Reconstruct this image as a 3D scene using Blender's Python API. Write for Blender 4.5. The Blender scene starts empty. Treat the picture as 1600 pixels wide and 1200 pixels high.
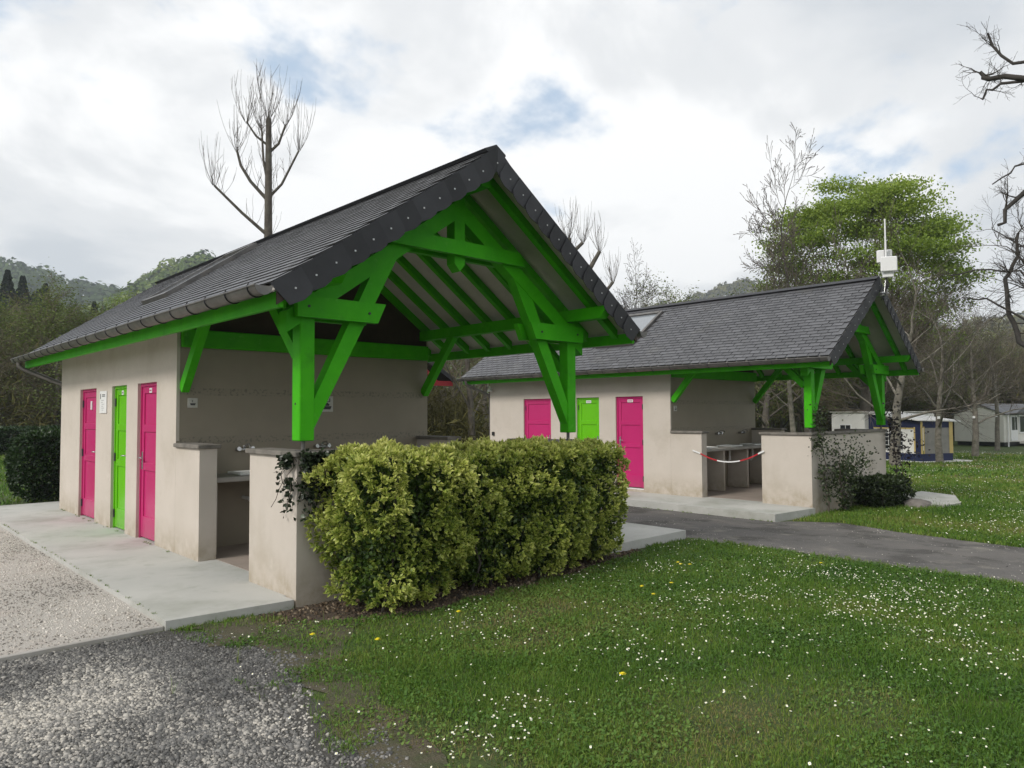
import bpy, bmesh, math, random
import numpy as np
from mathutils import Vector, Matrix

# ------------------------------------------------------------------ camera, sky, sun, exposure
sc = bpy.context.scene
COL = sc.collection
CAM = np.array([-3.1328, -6.1515, 1.6593])
PITCH, YAW, ROLL, FPX = 0.0409, 0.758, -0.0052, 1136.9
_f = Vector((math.sin(YAW)*math.cos(PITCH), math.cos(YAW)*math.cos(PITCH), math.sin(PITCH)))
_r = Vector((math.cos(YAW), -math.sin(YAW), 0)); _u = _r.cross(_f)
_r2 = _r*math.cos(ROLL) + _u*math.sin(ROLL); _u2 = -_r*math.sin(ROLL) + _u*math.cos(ROLL)
cd = bpy.data.cameras.new('camera'); cam = bpy.data.objects.new('camera', cd); COL.objects.link(cam)
cd.sensor_width = 36; cd.lens = FPX/1600*36; cd.clip_end = 5000; cd.clip_start = .05
M3 = Matrix((_r2, _u2, -_f)).transposed()
cam.matrix_world = Matrix.Translation(Vector(CAM)) @ M3.to_4x4()
sc.camera = cam
SUN_EL, SUN_AZ = 38, 176          # azimuth of the sun measured from +X, counter clockwise (180 = from -X)
world = bpy.data.worlds.new('World'); sc.world = world; world.use_nodes = True
wt = world.node_tree; wt.nodes.clear()
def wn(t, **k):
    n = wt.nodes.new(t)
    for a, b in k.items(): setattr(n, a, b)
    return n
def wl(a, b): wt.links.new(a, b)
wout = wn('ShaderNodeOutputWorld'); bg = wn('ShaderNodeBackground'); bg.inputs['Strength'].default_value = 0.056
sky = wn('ShaderNodeTexSky', sky_type='NISHITA', sun_disc=False)
sky.sun_elevation = math.radians(SUN_EL); sky.sun_rotation = math.radians(90-SUN_AZ); sky.altitude = 400
tc = wn('ShaderNodeTexCoord'); sep = wn('ShaderNodeSeparateXYZ'); wl(tc.outputs['Generated'], sep.inputs[0])
zc = wn('ShaderNodeMath', operation='MAXIMUM'); zc.inputs[1].default_value = 0.0; wl(sep.outputs['Z'], zc.inputs[0])
za = wn('ShaderNodeMath', operation='ADD'); za.inputs[1].default_value = 0.30; wl(zc.outputs[0], za.inputs[0])
dx = wn('ShaderNodeMath', operation='DIVIDE'); wl(sep.outputs['X'], dx.inputs[0]); wl(za.outputs[0], dx.inputs[1])
dy = wn('ShaderNodeMath', operation='DIVIDE'); wl(sep.outputs['Y'], dy.inputs[0]); wl(za.outputs[0], dy.inputs[1])
cmb = wn('ShaderNodeCombineXYZ'); wl(dx.outputs[0], cmb.inputs[0]); wl(dy.outputs[0], cmb.inputs[1]); cmb.inputs[2].default_value = 3.7
def wnoise(scale, detail, rough, dist=0.0):
    n = wn('ShaderNodeTexNoise'); n.inputs['Scale'].default_value = scale; n.inputs['Detail'].default_value = detail
    n.inputs['Roughness'].default_value = rough; n.inputs['Distortion'].default_value = dist; wl(cmb.outputs[0], n.inputs['Vector']); return n
def wramp(src, stops):
    r = wn('ShaderNodeValToRGB'); e = r.color_ramp.elements
    while len(e) < len(stops): e.new(.5)
    for i, (p, c) in enumerate(stops): e[i].position = p; e[i].color = (*c, 1)
    r.color_ramp.interpolation = 'EASE'; wl(src, r.inputs[0]); return r
hzm = wn('ShaderNodeMapRange'); wl(zc.outputs[0], hzm.inputs[0])
for i_, v_ in zip((1, 2, 3, 4), (.0, .42, .16, .0)): hzm.inputs[i_].default_value = v_
cva = wn('ShaderNodeMath', operation='ADD'); wl(wnoise(2.1, 9, .56, .15).outputs['Fac'], cva.inputs[0]); wl(hzm.outputs[0], cva.inputs[1])
cover = wramp(cva.outputs[0], [(.365, (0, 0, 0)), (.475, (1, 1, 1))])
shade = wramp(wnoise(1.6, 8, .55, .3).outputs['Fac'], [(.30, (6.6, 7.0, 7.5)), (.45, (8.8, 8.95, 9.15)), (.57, (11.2, 11.2, 11.2))])
blue = wn('ShaderNodeMix', data_type='RGBA', blend_type='MIX'); blue.inputs[0].default_value = .72
blue.inputs[7].default_value = (6.3, 7.9, 9.9, 1); wl(sky.outputs[0], blue.inputs[6])
mx = wn('ShaderNodeMix', data_type='RGBA'); wl(cover.outputs[0], mx.inputs[0]); wl(blue.outputs[2], mx.inputs[6]); wl(shade.outputs[0], mx.inputs[7])
wl(mx.outputs[2], bg.inputs['Color']); wl(bg.outputs[0], wout.inputs[0])
sd = bpy.data.lights.new('sun', 'SUN'); sd.energy = 1.5; sd.angle = math.radians(14); sd.color = (1, .95, .88)
sun = bpy.data.objects.new('sun', sd); COL.objects.link(sun)
_e, _a = math.radians(SUN_EL), math.radians(SUN_AZ)
sun.rotation_euler = (-Vector((math.cos(_a)*math.cos(_e), math.sin(_a)*math.cos(_e), math.sin(_e)))).to_track_quat('-Z', 'Y').to_euler()
sun.location = (-20, 0, 20)
sc.view_settings.view_transform = 'Standard'; sc.view_settings.look = 'None'
sc.view_settings.exposure = 0.84; sc.view_settings.gamma = 1.0; sc.view_settings.use_curve_mapping = False
sc.render.engine = 'CYCLES'; cy = sc.cycles
cy.volume_bounces = 1; cy.max_bounces = 6; cy.diffuse_bounces = 4; cy.glossy_bounces = 3; cy.transmission_bounces = 4; cy.transparent_max_bounces = 6
cy.use_denoising = True; cy.sample_clamp_indirect = 6

# ------------------------------------------------------------------ helpers
RNG = np.random.default_rng(7); random.seed(7)
def hash3(ix, iy, iz, s=0):
    h = (ix*374761393 + iy*668265263 + iz*2147483647 + s*974711) & 0xffffffff
    h = ((h ^ (h >> 13))*1274126177) & 0xffffffff
    h = ((h ^ (h >> 16))*2246822519) & 0xffffffff
    return ((h ^ (h >> 15)) & 0xffffff)/float(0xffffff)
def vnoise(P, scale=1.0, s=0):
    P = np.asarray(P, float)*scale
    if P.shape[-1] == 2: P = np.concatenate([P, np.zeros(P.shape[:-1]+(1,))], -1)
    i = np.floor(P).astype(np.int64); f = P-i; f = f*f*(3-2*f); r = 0
    for a in (0, 1):
        for b in (0, 1):
            for c in (0, 1):
                w = (f[..., 0] if a else 1-f[..., 0])*(f[..., 1] if b else 1-f[..., 1])*(f[..., 2] if c else 1-f[..., 2])
                r = r + w*hash3(i[..., 0]+a, i[..., 1]+b, i[..., 2]+c, s)
    return r
def fbm(P, scale=1.0, s=0, o=3):
    return sum(vnoise(P, scale*2**k, s+k)*.5**k for k in range(o))/sum(.5**k for k in range(o))
KX = [-2000, 1, 6, 9, 14, 36, 2000]; KZ = [-.08, -.08, -.13, -.27, -.28, -.8, -.8]
def gz(x): return np.interp(x, KX, KZ)

def tag(o, label=None, cat=None, group=None, kind=None):
    if label: o['label'] = label
    if cat: o['category'] = cat
    if group: o['group'] = group
    if kind: o['kind'] = kind
    return o
def empty(name, loc=(0, 0, 0), rz=0):
    o = bpy.data.objects.new(name, None); COL.objects.link(o); o.location = loc; o.rotation_euler[2] = rz
    o.empty_display_size = .2; return o
def link(name, me, parent=None, mat=None, loc=None):
    o = bpy.data.objects.new(name, me); COL.objects.link(o)
    if parent is not None: o.parent = parent
    if mat is not None and not me.materials:
        for m in (mat if isinstance(mat, (list, tuple)) else [mat]): me.materials.append(m)
    if loc is not None: o.location = loc
    return o
def np_mesh(name, V, F, attrs=None, smooth=False):
    V = np.asarray(V, np.float32); F = np.asarray(F, np.int32); m, k = F.shape
    me = bpy.data.meshes.new(name); me.vertices.add(len(V)); me.vertices.foreach_set('co', V.ravel())
    me.loops.add(m*k); me.loops.foreach_set('vertex_index', F.ravel())
    me.polygons.add(m); me.polygons.foreach_set('loop_start', np.arange(0, m*k, k, dtype=np.int32))
    me.polygons.foreach_set('loop_total', np.full(m, k, np.int32))
    if smooth: me.polygons.foreach_set('use_smooth', np.ones(m, bool))
    for n, a in (attrs or {}).items():
        at = me.attributes.new(n, 'FLOAT', 'POINT'); at.data.foreach_set('value', np.asarray(a, np.float32))
    me.update(calc_edges=True); return me

class MB:
    def __init__(s): s.v = []; s.f = []; s.m = []; s.cm = 0; s.sm = []
    def add(s, vs, fs, smooth=False):
        b = len(s.v); s.v += [tuple(p) for p in vs]
        for f in fs: s.f.append(tuple(i+b for i in f)); s.m.append(s.cm); s.sm.append(smooth)
        return s
    def box(s, x0, x1, y0, y1, z0, z1):
        return s.add([(x0,y0,z0),(x1,y0,z0),(x1,y1,z0),(x0,y1,z0),(x0,y0,z1),(x1,y0,z1),(x1,y1,z1),(x0,y1,z1)],
                     [(3,2,1,0),(4,5,6,7),(0,1,5,4),(1,2,6,5),(2,3,7,6),(3,0,4,7)])
    def cbox(s, x0, x1, y0, y1, z0, z1, c=.008):      # box with chamfered edges
        bm = bmesh.new(); bmesh.ops.create_cube(bm, size=1)
        for v in bm.verts: v.co = ((x0+x1)/2+v.co.x*(x1-x0), (y0+y1)/2+v.co.y*(y1-y0), (z0+z1)/2+v.co.z*(z1-z0))
        bmesh.ops.bevel(bm, geom=bm.edges[:], offset=c, segments=1, affect='EDGES', clamp_overlap=True)
        bm.verts.index_update()
        s.add([v.co[:] for v in bm.verts], [tuple(v.index for v in f.verts) for f in bm.faces]); bm.free(); return s
    def prism(s, pts, axis, a0, a1):       # polygon pts (2d) extruded along axis 'x','y','z'
        def P(u, v, w): return {'x': (w, u, v), 'y': (u, w, v), 'z': (u, v, w)}[axis]
        n = len(pts); vs = [P(u, v, a0) for u, v in pts]+[P(u, v, a1) for u, v in pts]
        ar = sum(pts[i][0]*pts[(i+1) % n][1]-pts[(i+1) % n][0]*pts[i][1] for i in range(n))
        flip = (ar < 0) ^ (axis == 'y')
        lo = tuple(range(n-1, -1, -1)); hi = tuple(range(n, 2*n)); sd_ = [(i, (i+1) % n, n+(i+1) % n, n+i) for i in range(n)]
        fs = [lo, hi]+sd_
        if flip: fs = [tuple(reversed(f)) for f in fs]
        return s.add(vs, fs)
    def beam(s, p0, p1, w, h, up=(0, 0, 1)):    # rectangular bar, h along up
        p0 = Vector(p0); p1 = Vector(p1); d = (p1-p0).normalized(); u = Vector(up); sdv = d.cross(u).normalized(); u = sdv.cross(d)
        vs = [p+sdv*(a*w/2)+u*(b*h/2) for p in (p0, p1) for a, b in ((-1,-1),(1,-1),(1,1),(-1,1))]
        return s.add(vs, [(0,1,2,3),(7,6,5,4),(0,4,5,1),(1,5,6,2),(2,6,7,3),(3,7,4,0)])
    def tube(s, pts, rad, n=6, cap=True):
        pts = [Vector(p) for p in pts]; k = len(pts)
        if not isinstance(rad, (list, tuple)): rad = [rad]*k
        vs = []; d0 = (pts[1]-pts[0]).normalized()
        ref = Vector((0, 0, 1)) if abs(d0.z) < .9 else Vector((1, 0, 0))
        a = d0.cross(ref).normalized()
        for i, p in enumerate(pts):
            d = (pts[min(i+1, k-1)]-pts[max(i-1, 0)]).normalized(); a = (a-d*a.dot(d)).normalized(); b = d.cross(a)
            for j in range(n):
                t = 2*math.pi*j/n; vs.append(p+(a*math.cos(t)+b*math.sin(t))*rad[i])
        fs = [(i*n+j, i*n+(j+1) % n, (i+1)*n+(j+1) % n, (i+1)*n+j) for i in range(k-1) for j in range(n)]
        s.add(vs, fs, smooth=n > 4)
        if cap: s.add(vs[:n], [tuple(range(n-1, -1, -1))]); s.add(vs[-n:], [tuple(range(n))])
        return s
    def mesh(s, name, bevel=0):
        me = bpy.data.meshes.new(name); me.from_pydata([tuple(v) for v in s.v], [], s.f)
        me.polygons.foreach_set('material_index', s.m); me.polygons.foreach_set('use_smooth', s.sm); me.update(); return me
    def build(s, name, mat, parent=None, loc=None): return link(name, s.mesh(name), parent, mat, loc)

# ------------------------------------------------------------------ materials
def pm(name, c1, c2=None, scale=4., detail=6, rough=.8, bump=0., bscale=None, spec=.4, rnd=0., metal=0., stain=None, coord='Object',
       attr=None, ramp=None, transl=0., base=None, bdist=.02, lo=.35, hi=.65):
    m = bpy.data.materials.new(name); m.use_nodes = True; t = m.node_tree; N = t.nodes; L = t.links; b = N['Principled BSDF']
    b.inputs['Roughness'].default_value = rough; b.inputs['Specular IOR Level'].default_value = spec; b.inputs['Metallic'].default_value = metal
    def new(tp, **k):
        n = N.new(tp)
        for a, v in k.items(): setattr(n, a, v)
        return n
    tcn = new('ShaderNodeTexCoord'); vec = tcn.outputs[coord] if coord != 'World' else new('ShaderNodeNewGeometry').outputs['Position']
    def noise(sc_, d=detail, r=.6):
        n = new('ShaderNodeTexNoise'); n.inputs['Scale'].default_value = sc_; n.inputs['Detail'].default_value = d; n.inputs['Roughness'].default_value = r
        L.new(vec, n.inputs['Vector']); return n.outputs['Fac']
    def mapr(src, a, b_, c=0., d=1.):
        n = new('ShaderNodeMapRange'); L.new(src, n.inputs[0])
        for i, v in zip((1, 2, 3, 4), (a, b_, c, d)): n.inputs[i].default_value = v
        return n.outputs[0]
    def mix(fac, A, B, mode='MIX'):
        n = new('ShaderNodeMix', data_type='RGBA', blend_type=mode)
        if isinstance(fac, (int, float)): n.inputs[0].default_value = fac
        else: L.new(fac, n.inputs[0])
        for s_, c in ((6, A), (7, B)):
            if isinstance(c, tuple): n.inputs[s_].default_value = (*c, 1)
            else: L.new(c, n.inputs[s_])
        return n.outputs[2]
    if ramp:                                  # colour by vertex attribute through a ramp
        an = new('ShaderNodeAttribute', attribute_name=attr); r = new('ShaderNodeValToRGB'); e = r.color_ramp.elements
        while len(e) < len(ramp): e.new(.5)
        for i, (p, c) in enumerate(ramp): e[i].position = p; e[i].color = (*c, 1)
        L.new(an.outputs['Fac'], r.inputs[0]); col = r.outputs[0]
        if c2: col = mix(mapr(noise(scale), .3, .7, 0, .5), col, c2)
    elif c2: col = mix(mapr(noise(scale), lo, hi), c1, c2)
    else: col = mix(0., c1, c1)
    if stain:                                 # (colour, scale, lo, hi, amount)
        for (sc2, ss, lo2, hi2, am) in (stain if isinstance(stain, list) else [stain]): col = mix(mapr(noise(ss, 5, .65), lo2, hi2, 0, am), col, sc2)
    if base:                                  # splash dirt above the ground: (colour, height, amount)
        sx_ = new('ShaderNodeSeparateXYZ'); L.new(vec, sx_.inputs[0]); hgt = mapr(sx_.outputs['Z'], 0, base[1], 1, 0)
        ad_ = new('ShaderNodeMath', operation='MULTIPLY'); L.new(hgt, ad_.inputs[0]); L.new(mapr(noise(5, 6, .65), .35, .65, .15, base[2]), ad_.inputs[1]); col = mix(ad_.outputs[0], col, base[0])
    if rnd:
        g = new('ShaderNodeNewGeometry'); oi = new('ShaderNodeObjectInfo'); ad = new('ShaderNodeMath', operation='ADD')
        L.new(g.outputs['Random Per Island'], ad.inputs[0]); L.new(oi.outputs['Random'], ad.inputs[1])
        fr = new('ShaderNodeMath', operation='FRACT'); L.new(ad.outputs[0], fr.inputs[0])
        v = mapr(fr.outputs[0], 0, 1, 1-rnd, 1+rnd); hs = new('ShaderNodeHueSaturation'); L.new(v, hs.inputs['Value']); L.new(col, hs.inputs['Color']); col = hs.outputs[0]
    L.new(col, b.inputs['Base Color'])
    if bump:
        bn = new('ShaderNodeBump'); bn.inputs['Strength'].default_value = bump; bn.inputs['Distance'].default_value = bdist
        L.new(noise(bscale or scale*4, 4, .6), bn.inputs['Height']); L.new(bn.outputs[0], b.inputs['Normal'])
    if transl:
        tr = new('ShaderNodeBsdfTranslucent'); L.new(col, tr.inputs['Color']); ms = new('ShaderNodeMixShader'); ms.inputs[0].default_value = transl
        L.new(b.outputs[0], ms.inputs[1]); L.new(tr.outputs[0], ms.inputs[2]); L.new(ms.outputs[0], N['Material Output'].inputs[0])
    return m
M = {}
M['render'] = pm('wall_render', (.56, .505, .445), (.515, .465, .405), 1.6, rough=.92, bump=.5, bscale=120, bdist=.005, spec=.2,
                 stain=[((.42, .37, .30), 1.1, .54, .72, .55), ((.36, .33, .26), 7, .60, .78, .4), ((.68, .63, .56), 3.2, .6, .75, .4)], base=((.30, .245, .165), .40, .75))
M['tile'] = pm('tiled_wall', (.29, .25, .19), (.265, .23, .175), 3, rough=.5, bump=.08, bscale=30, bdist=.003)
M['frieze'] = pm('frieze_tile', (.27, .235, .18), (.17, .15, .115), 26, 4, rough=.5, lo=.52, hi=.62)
M['coping'] = pm('coping_concrete', (.22, .20, .175), (.13, .12, .105), 6, rough=.9, bump=.4, bscale=50)
M['green'] = pm('green_paint', (.060, .435, .006), (.044, .36, .005), 3.5, rough=.5, bump=.25, bscale=30, bdist=.004, spec=.15,
                stain=[((.03, .21, .006), 4, .56, .75, .55), ((.11, .47, .04), 13, .60, .72, .5), ((.025, .12, .006), 38, .66, .74, .6)])
M['dgreen'] = pm('green_door_paint', (.13, .49, .006), (.12, .45, .006), 2, rough=.25, bump=.05, bscale=14, bdist=.003, spec=.3, base=((.12, .26, .05), .30, .7), stain=((.09, .33, .01), 4, .62, .78, .4))
M['pink'] = pm('pink_door_paint', (.50, .026, .15), (.47, .024, .14), 2, rough=.25, bump=.05, bscale=14, bdist=.003, spec=.3, base=((.30, .07, .12), .30, .7), stain=((.38, .02, .11), 4, .62, .78, .4))
M['slate'] = pm('roof_slate', (.098, .099, .105), (.075, .076, .084), 3, rough=.48, bump=.35, bscale=35, bdist=.006, rnd=.2, spec=.45,
                stain=[((.13, .125, .10), 1.3, .55, .75, .4), ((.20, .19, .16), 14, .62, .72, .4)])
M['slate_dark'] = pm('verge_slate', (.040, .040, .046), (.030, .030, .035), 5, rough=.55, bump=.2, bscale=40, bdist=.004, rnd=.38)
M['slate_edge'] = pm('slate_edge', (.034, .034, .036), (.045, .045, .042), 6, rough=.9)  # dirty cut edges; shadow gaps between courses are put into this dark colour
M['hook'] = pm('steel_hook', (.55, .55, .55), rough=.35, metal=.6)
M['zinc'] = pm('zinc', (.20, .19, .18), (.13, .125, .12), 5, rough=.45, metal=.7, bump=.05, bscale=20, stain=((.28, .24, .20), 3, .55, .7, .4))
M['steel'] = pm('steel', (.5, .5, .5), rough=.25, metal=.9)
M['soffit'] = pm('soffit_boards', (.50, .485, .44), (.43, .42, .375), 4, rough=.8)
M['darkwood'] = pm('dark_wood', (.06, .04, .03), (.04, .028, .02), 3, rough=.8)
M['white'] = pm('white_plastic', (.75, .75, .74), rough=.4)
M['ink'] = pm('dark_print', (.05, .05, .055), rough=.6)
M['greyink'] = pm('grey_print', (.3, .3, .32), rough=.6)
M['plate'] = pm('grey_plate', (.55, .54, .50), (.45, .44, .40), 20, rough=.5)
M['porcelain'] = pm('porcelain', (.72, .72, .70), rough=.15)
M['counter'] = pm('counter_concrete', (.40, .38, .35), (.33, .31, .28), 5, rough=.6)
M['floor'] = pm('porch_floor', (.34, .28, .24), (.28, .235, .20), 3, rough=.7, bump=.1, bscale=60, stain=((.24, .20, .17), 2, .5, .7, .5))
M['slab'] = pm('slab_concrete', (.47, .465, .435), (.41, .41, .385), 1.2, rough=.85, bump=.15, bscale=90, bdist=.004,
               stain=[((.28, .285, .24), .9, .50, .68, .7), ((.30, .31, .265), 3.2, .56, .70, .6), ((.22, .21, .18), 26, .64, .74, .5)])
M['asphalt'] = pm('asphalt', (.135, .125, .115), (.095, .09, .085), .8, rough=.9, bump=.6, bscale=220, bdist=.006, coord='World',
                  stain=[((.05, .047, .042), 1.3, .52, .62, .8), ((.26, .245, .215), 90, .60, .68, .8), ((.21, .195, .165), 2.3, .56, .7, .7), ((.045, .045, .04), 60, .62, .7, .7)])
M['fgravel'] = pm('fine_gravel', (.53, .495, .45), (.44, .41, .37), 90, 5, rough=.95, bump=1, bscale=150, bdist=.012, coord='World',
                  stain=[((.20, .175, .15), 60, .60, .70, .7), ((.46, .37, .32), 1.1, .58, .75, .5), ((.58, .54, .48), 130, .62, .7, .7)])
M['cgravel'] = pm('gravel_bed', (.10, .095, .085), (.06, .057, .05), 40, rough=.95, bump=1, bscale=90, bdist=.02, coord='World')
M['stone'] = pm('crushed_stone', (.16, .158, .155), (.24, .235, .225), 9, rough=.85, rnd=0, coord='World', attr='tone',
                ramp=[(0, (.045, .044, .043)), (.3, (.11, .107, .10)), (.6, (.27, .255, .23)), (1, (.58, .54, .47))])
M['soil'] = pm('bare_soil', (.085, .062, .042), (.05, .037, .026), 12, rough=.95, bump=1, bscale=50, coord='World', stain=((.16, .12, .08), 40, .58, .7, .7))
M['worn'] = pm('worn_earth', (.10, .082, .055), (.07, .072, .035), 6, rough=.95, bump=1, bscale=60, coord='World', stain=[((.16, .15, .13), 45, .6, .7, .8), ((.05, .065, .022), 3, .5, .65, .7)])
M['lawn'] = pm('lawn_ground', (.050, .085, .018), (.072, .095, .026), 1.1, rough=.95, bump=1, bscale=40, coord='World', bdist=.03,
               stain=[((.095, .075, .038), .55, .58, .74, .7), ((.028, .050, .012), 3, .5, .7, .6)])
M['grass'] = pm('grass_blades', None, None, rough=.55, spec=.3, attr='tone', transl=.25,
                ramp=[(0, (.044, .112, .012)), (.35, (.086, .180, .019)), (.65, (.155, .240, .032)), (.85, (.21, .24, .055)), (1, (.24, .19, .085))])
M['clover'] = pm('clover_leaf', None, None, rough=.6, spec=.3, attr='tone', transl=.2, ramp=[(0, (.044, .108, .016)), (.5, (.085, .17, .026)), (1, (.16, .235, .05))])
M['daisy'] = pm('daisy_petal', (.80, .80, .74), rough=.6); M['yellow'] = pm('dandelion_yellow', (.80, .66, .02), rough=.6)
M['stemgreen'] = pm('plant_stem', (.07, .13, .03), rough=.6)
def leafmat(name, ramp, transl=.25, rough=.4, spec=.4): return pm(name, None, None, rough=rough, spec=spec, attr='tone', ramp=ramp, transl=transl)
M['euonymus'] = leafmat('variegated_leaf', [(0, (.035, .07, .014)), (.25, (.12, .19, .026)), (.5, (.38, .44, .08)), (1, (.72, .69, .24))], .25)
M['laurel'] = leafmat('laurel_leaf', [(0, (.012, .028, .008)), (.6, (.028, .06, .014)), (1, (.06, .10, .03))], .1, .3)
M['ivy'] = leafmat('ivy_leaf', [(0, (.013, .022, .010)), (.7, (.03, .045, .02)), (1, (.10, .13, .08))], .1, .35)
M['rose'] = leafmat('rose_leaf', [(0, (.018, .030, .011)), (.7, (.045, .068, .02)), (1, (.10, .13, .045))], .15)
M['redleaf'] = leafmat('dark_red_leaf', [(0, (.012, .010, .010)), (.7, (.03, .018, .018)), (1, (.05, .04, .03))], .1)
M['yleaf'] = leafmat('young_leaf', [(0, (.10, .16, .016)), (.5, (.19, .28, .03)), (1, (.32, .40, .06))], .35, .6)
M['oleaf'] = leafmat('olive_leaf', [(0, (.07, .09, .020)), (.5, (.125, .165, .034)), (1, (.22, .27, .055))], .3, .7)
M['conifer'] = leafmat('conifer_needles', [(0, (.010, .018, .010)), (.6, (.02, .034, .018)), (1, (.038, .056, .026))], .05, .8)
M['forest'] = leafmat('forest_leaf', [(0, (.030, .052, .018)), (.4, (.055, .088, .026)), (.75, (.10, .145, .036)), (1, (.19, .23, .055))], .15, .9, .1)
M['brush'] = leafmat('winter_brush', [(0, (.055, .05, .02)), (.5, (.105, .098, .036)), (1, (.18, .175, .06))], .1, .9, .1)
M['bark'] = pm('bark', (.13, .115, .095), (.07, .06, .05), 5, rough=.95, bump=.6, bscale=12, stain=((.20, .20, .16), 2.5, .55, .7, .6))
M['pbark'] = pm('pale_bark', (.22, .20, .165), (.11, .10, .08), 4, rough=.95, bump=.5, bscale=10, stain=((.10, .11, .07), 2, .5, .7, .6))
M['darkbark'] = pm('dark_bark', (.065, .058, .052), (.035, .032, .03), 5, rough=.95, bump=.6, bscale=12)
M['twig'] = pm('twigs', (.085, .072, .060), (.12, .10, .08), 2, rough=.95)
M['twigdark'] = pm('dark_twigs', (.05, .043, .037), (.07, .06, .05), 2, rough=.95)
M['twigbrown'] = pm('brown_twigs', (.11, .092, .058), (.15, .13, .08), 1, rough=.95)
M['hill'] = pm('hill_ground', (.035, .045, .02), (.05, .05, .025), .02, rough=1)
M['red'] = pm('red_paint', (.32, .012, .02), rough=.45); M['navy'] = pm('navy_canvas', (.013, .020, .065), (.011, .017, .055), 3, rough=.8)
M['canvas'] = pm('yellow_canvas', (.55, .42, .16), (.48, .37, .14), 3, rough=.8); M['mesh'] = pm('grey_window_film', (.24, .23, .21), (.18, .175, .16), 3, rough=.35)
M['pane'] = pm('dark_glass', (.03, .033, .037), rough=.08, spec=.6)
M['cream'] = pm('cream_siding', (.68, .67, .61), (.63, .62, .56), 2, rough=.6); M['caravan'] = pm('caravan_panel', (.76, .755, .72), (.71, .70, .67), 2, rough=.4)
M['greyroof'] = pm('grey_sheet_roof', (.13, .135, .145), (.11, .115, .12), 2, rough=.6)
M['black'] = pm('black_plastic', (.015, .015, .016), rough=.5); M['rope'] = pm('cable_insulation', (.04, .04, .04), rough=.6)
M['tapered'] = pm('red_plastic', (.45, .02, .03), rough=.4); M['rock'] = pm('rock', (.20, .18, .16), (.11, .10, .09), 4, rough=.9, bump=.7, bscale=14)

# ------------------------------------------------------------------ ground
def in_poly(P, poly):
    x, y = P[:, 0], P[:, 1]; r = np.zeros(len(P), bool); n = len(poly)
    for i in range(n):
        (x0, y0), (x1, y1) = poly[i], poly[(i+1) % n]
        if y0 == y1: continue
        c = ((y0 > y) != (y1 > y)) & (x < (x1-x0)*(y-y0)/(y1-y0)+x0); r ^= c
    return r
def wobble(poly, step, amp, keep=(), seed=1):
    out = []; n = len(poly); rr = np.random.default_rng(seed)
    for i in range(n):
        a = np.array(poly[i], float); b = np.array(poly[(i+1) % n], float); d = np.linalg.norm(b-a); out.append(tuple(a))
        if i in keep: continue
        k = int(d/step); nrm = np.array([-(b-a)[1], (b-a)[0]])/max(d, 1e-6)
        for j in range(1, k): q = a+(b-a)*j/k; out.append(tuple(q+nrm*rr.normal(0, amp)))
    return out
def sheet(name, poly, off, mat, skirt=0):
    bm = bmesh.new(); vs = [bm.verts.new((x, y, 0)) for x, y in poly]; bm.faces.new(vs)
    bmesh.ops.triangulate(bm, faces=bm.faces[:])
    for k in KX[1:-1]: bmesh.ops.bisect_plane(bm, geom=bm.verts[:]+bm.edges[:]+bm.faces[:], plane_co=(k, 0, 0), plane_no=(1, 0, 0))
    for v in bm.verts: v.co.z = gz(v.co.x)+off
    bmesh.ops.recalc_face_normals(bm, faces=bm.faces[:])
    if sum(f.normal.z for f in bm.faces) < 0: bmesh.ops.reverse_faces(bm, faces=bm.faces[:])
    me = bpy.data.meshes.new(name); bm.to_mesh(me); bm.free(); return tag(link(name, me, None, mat), kind='structure')
sheet('lawn', [(-1200, -1200), (1200, -1200), (1200, 1200), (-1200, 1200)], 0, M['lawn'])
GRAVEL = [(-9, .12), (-1.05, .1), (-.84, -.2), (-.62, -.55), (-.62, -.95), (-.76, -1.6), (-.95, -2.46), (-1.1, -3.1), (-1.3, -4.5), (-1.6, -7), (-2, -10), (-9, -10)]
gravel_poly = wobble(GRAVEL, .25, .05, keep=(0, 9, 10, 11), seed=3)
sheet('gravel_bed', gravel_poly, .004, M['cgravel'])
sheet('worn_ground', wobble([(-1.0, .08), (-.9, -.3), (-.75, -.7), (-.8, -1.2), (-.95, -2.2), (-1.2, -3.1), (-1.4, -4.5), (-1.0, -4.5), (-.75, -3), (-.55, -2.2), (-.35, -1.4), (.05, -.9), (.3, -.75), (-.2, -.42), (-.45, -.02)], .18, .06, seed=13), .008, M['worn'])
sheet('gravel_yard', [(-9, .17), (-1.08, .17), (-1.08, 10.4), (-3, 10.6), (-9, 10.9)], .03, M['fgravel'])
ROAD = [(5.9, -.25), (5.95, -1.4), (5.85, -3), (5.92, -4.3), (5.8, -8), (5.8, -30), (9.0, -30), (9.15, -8), (9.18, -3.6), (9.25, -2.8), (9.4, -1.85), (9.75, -.8), (9.3, -.1), (9.05, .0), (9.05, 14), (4.6, 14), (4.6, -.25)]
road_poly = wobble(ROAD, .3, .035, keep=(4, 5, 6, 12, 13, 14, 15), seed=5)
sheet('asphalt_road', road_poly, .008, M['asphalt'])
BED = [(-.45, -.02), (-.2, -.35), (.16, -.62), (.72, -.86), (1.95, -.80), (3.08, -.68), (4.39, -.45), (4.7, -.1), (4.7, .1), (3.8, -.005), (.0, -.005)]
sheet('soil_bed', wobble(BED, .2, .03, keep=(8, 9, 10), seed=8), .004, M['soil'])
bm_ = MB(); bm_.prism([(-1.08, .1), (-.02, .0), (-.02, .2), (3.82, .2), (3.82, -.3), (5.78, -.3), (5.78, 11), (3.6, 11), (3.6, 10.3), (-1.08, 10.3)], 'z', -.4, 0)
tag(bm_.build('pavement', M['slab']), kind='structure')
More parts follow.
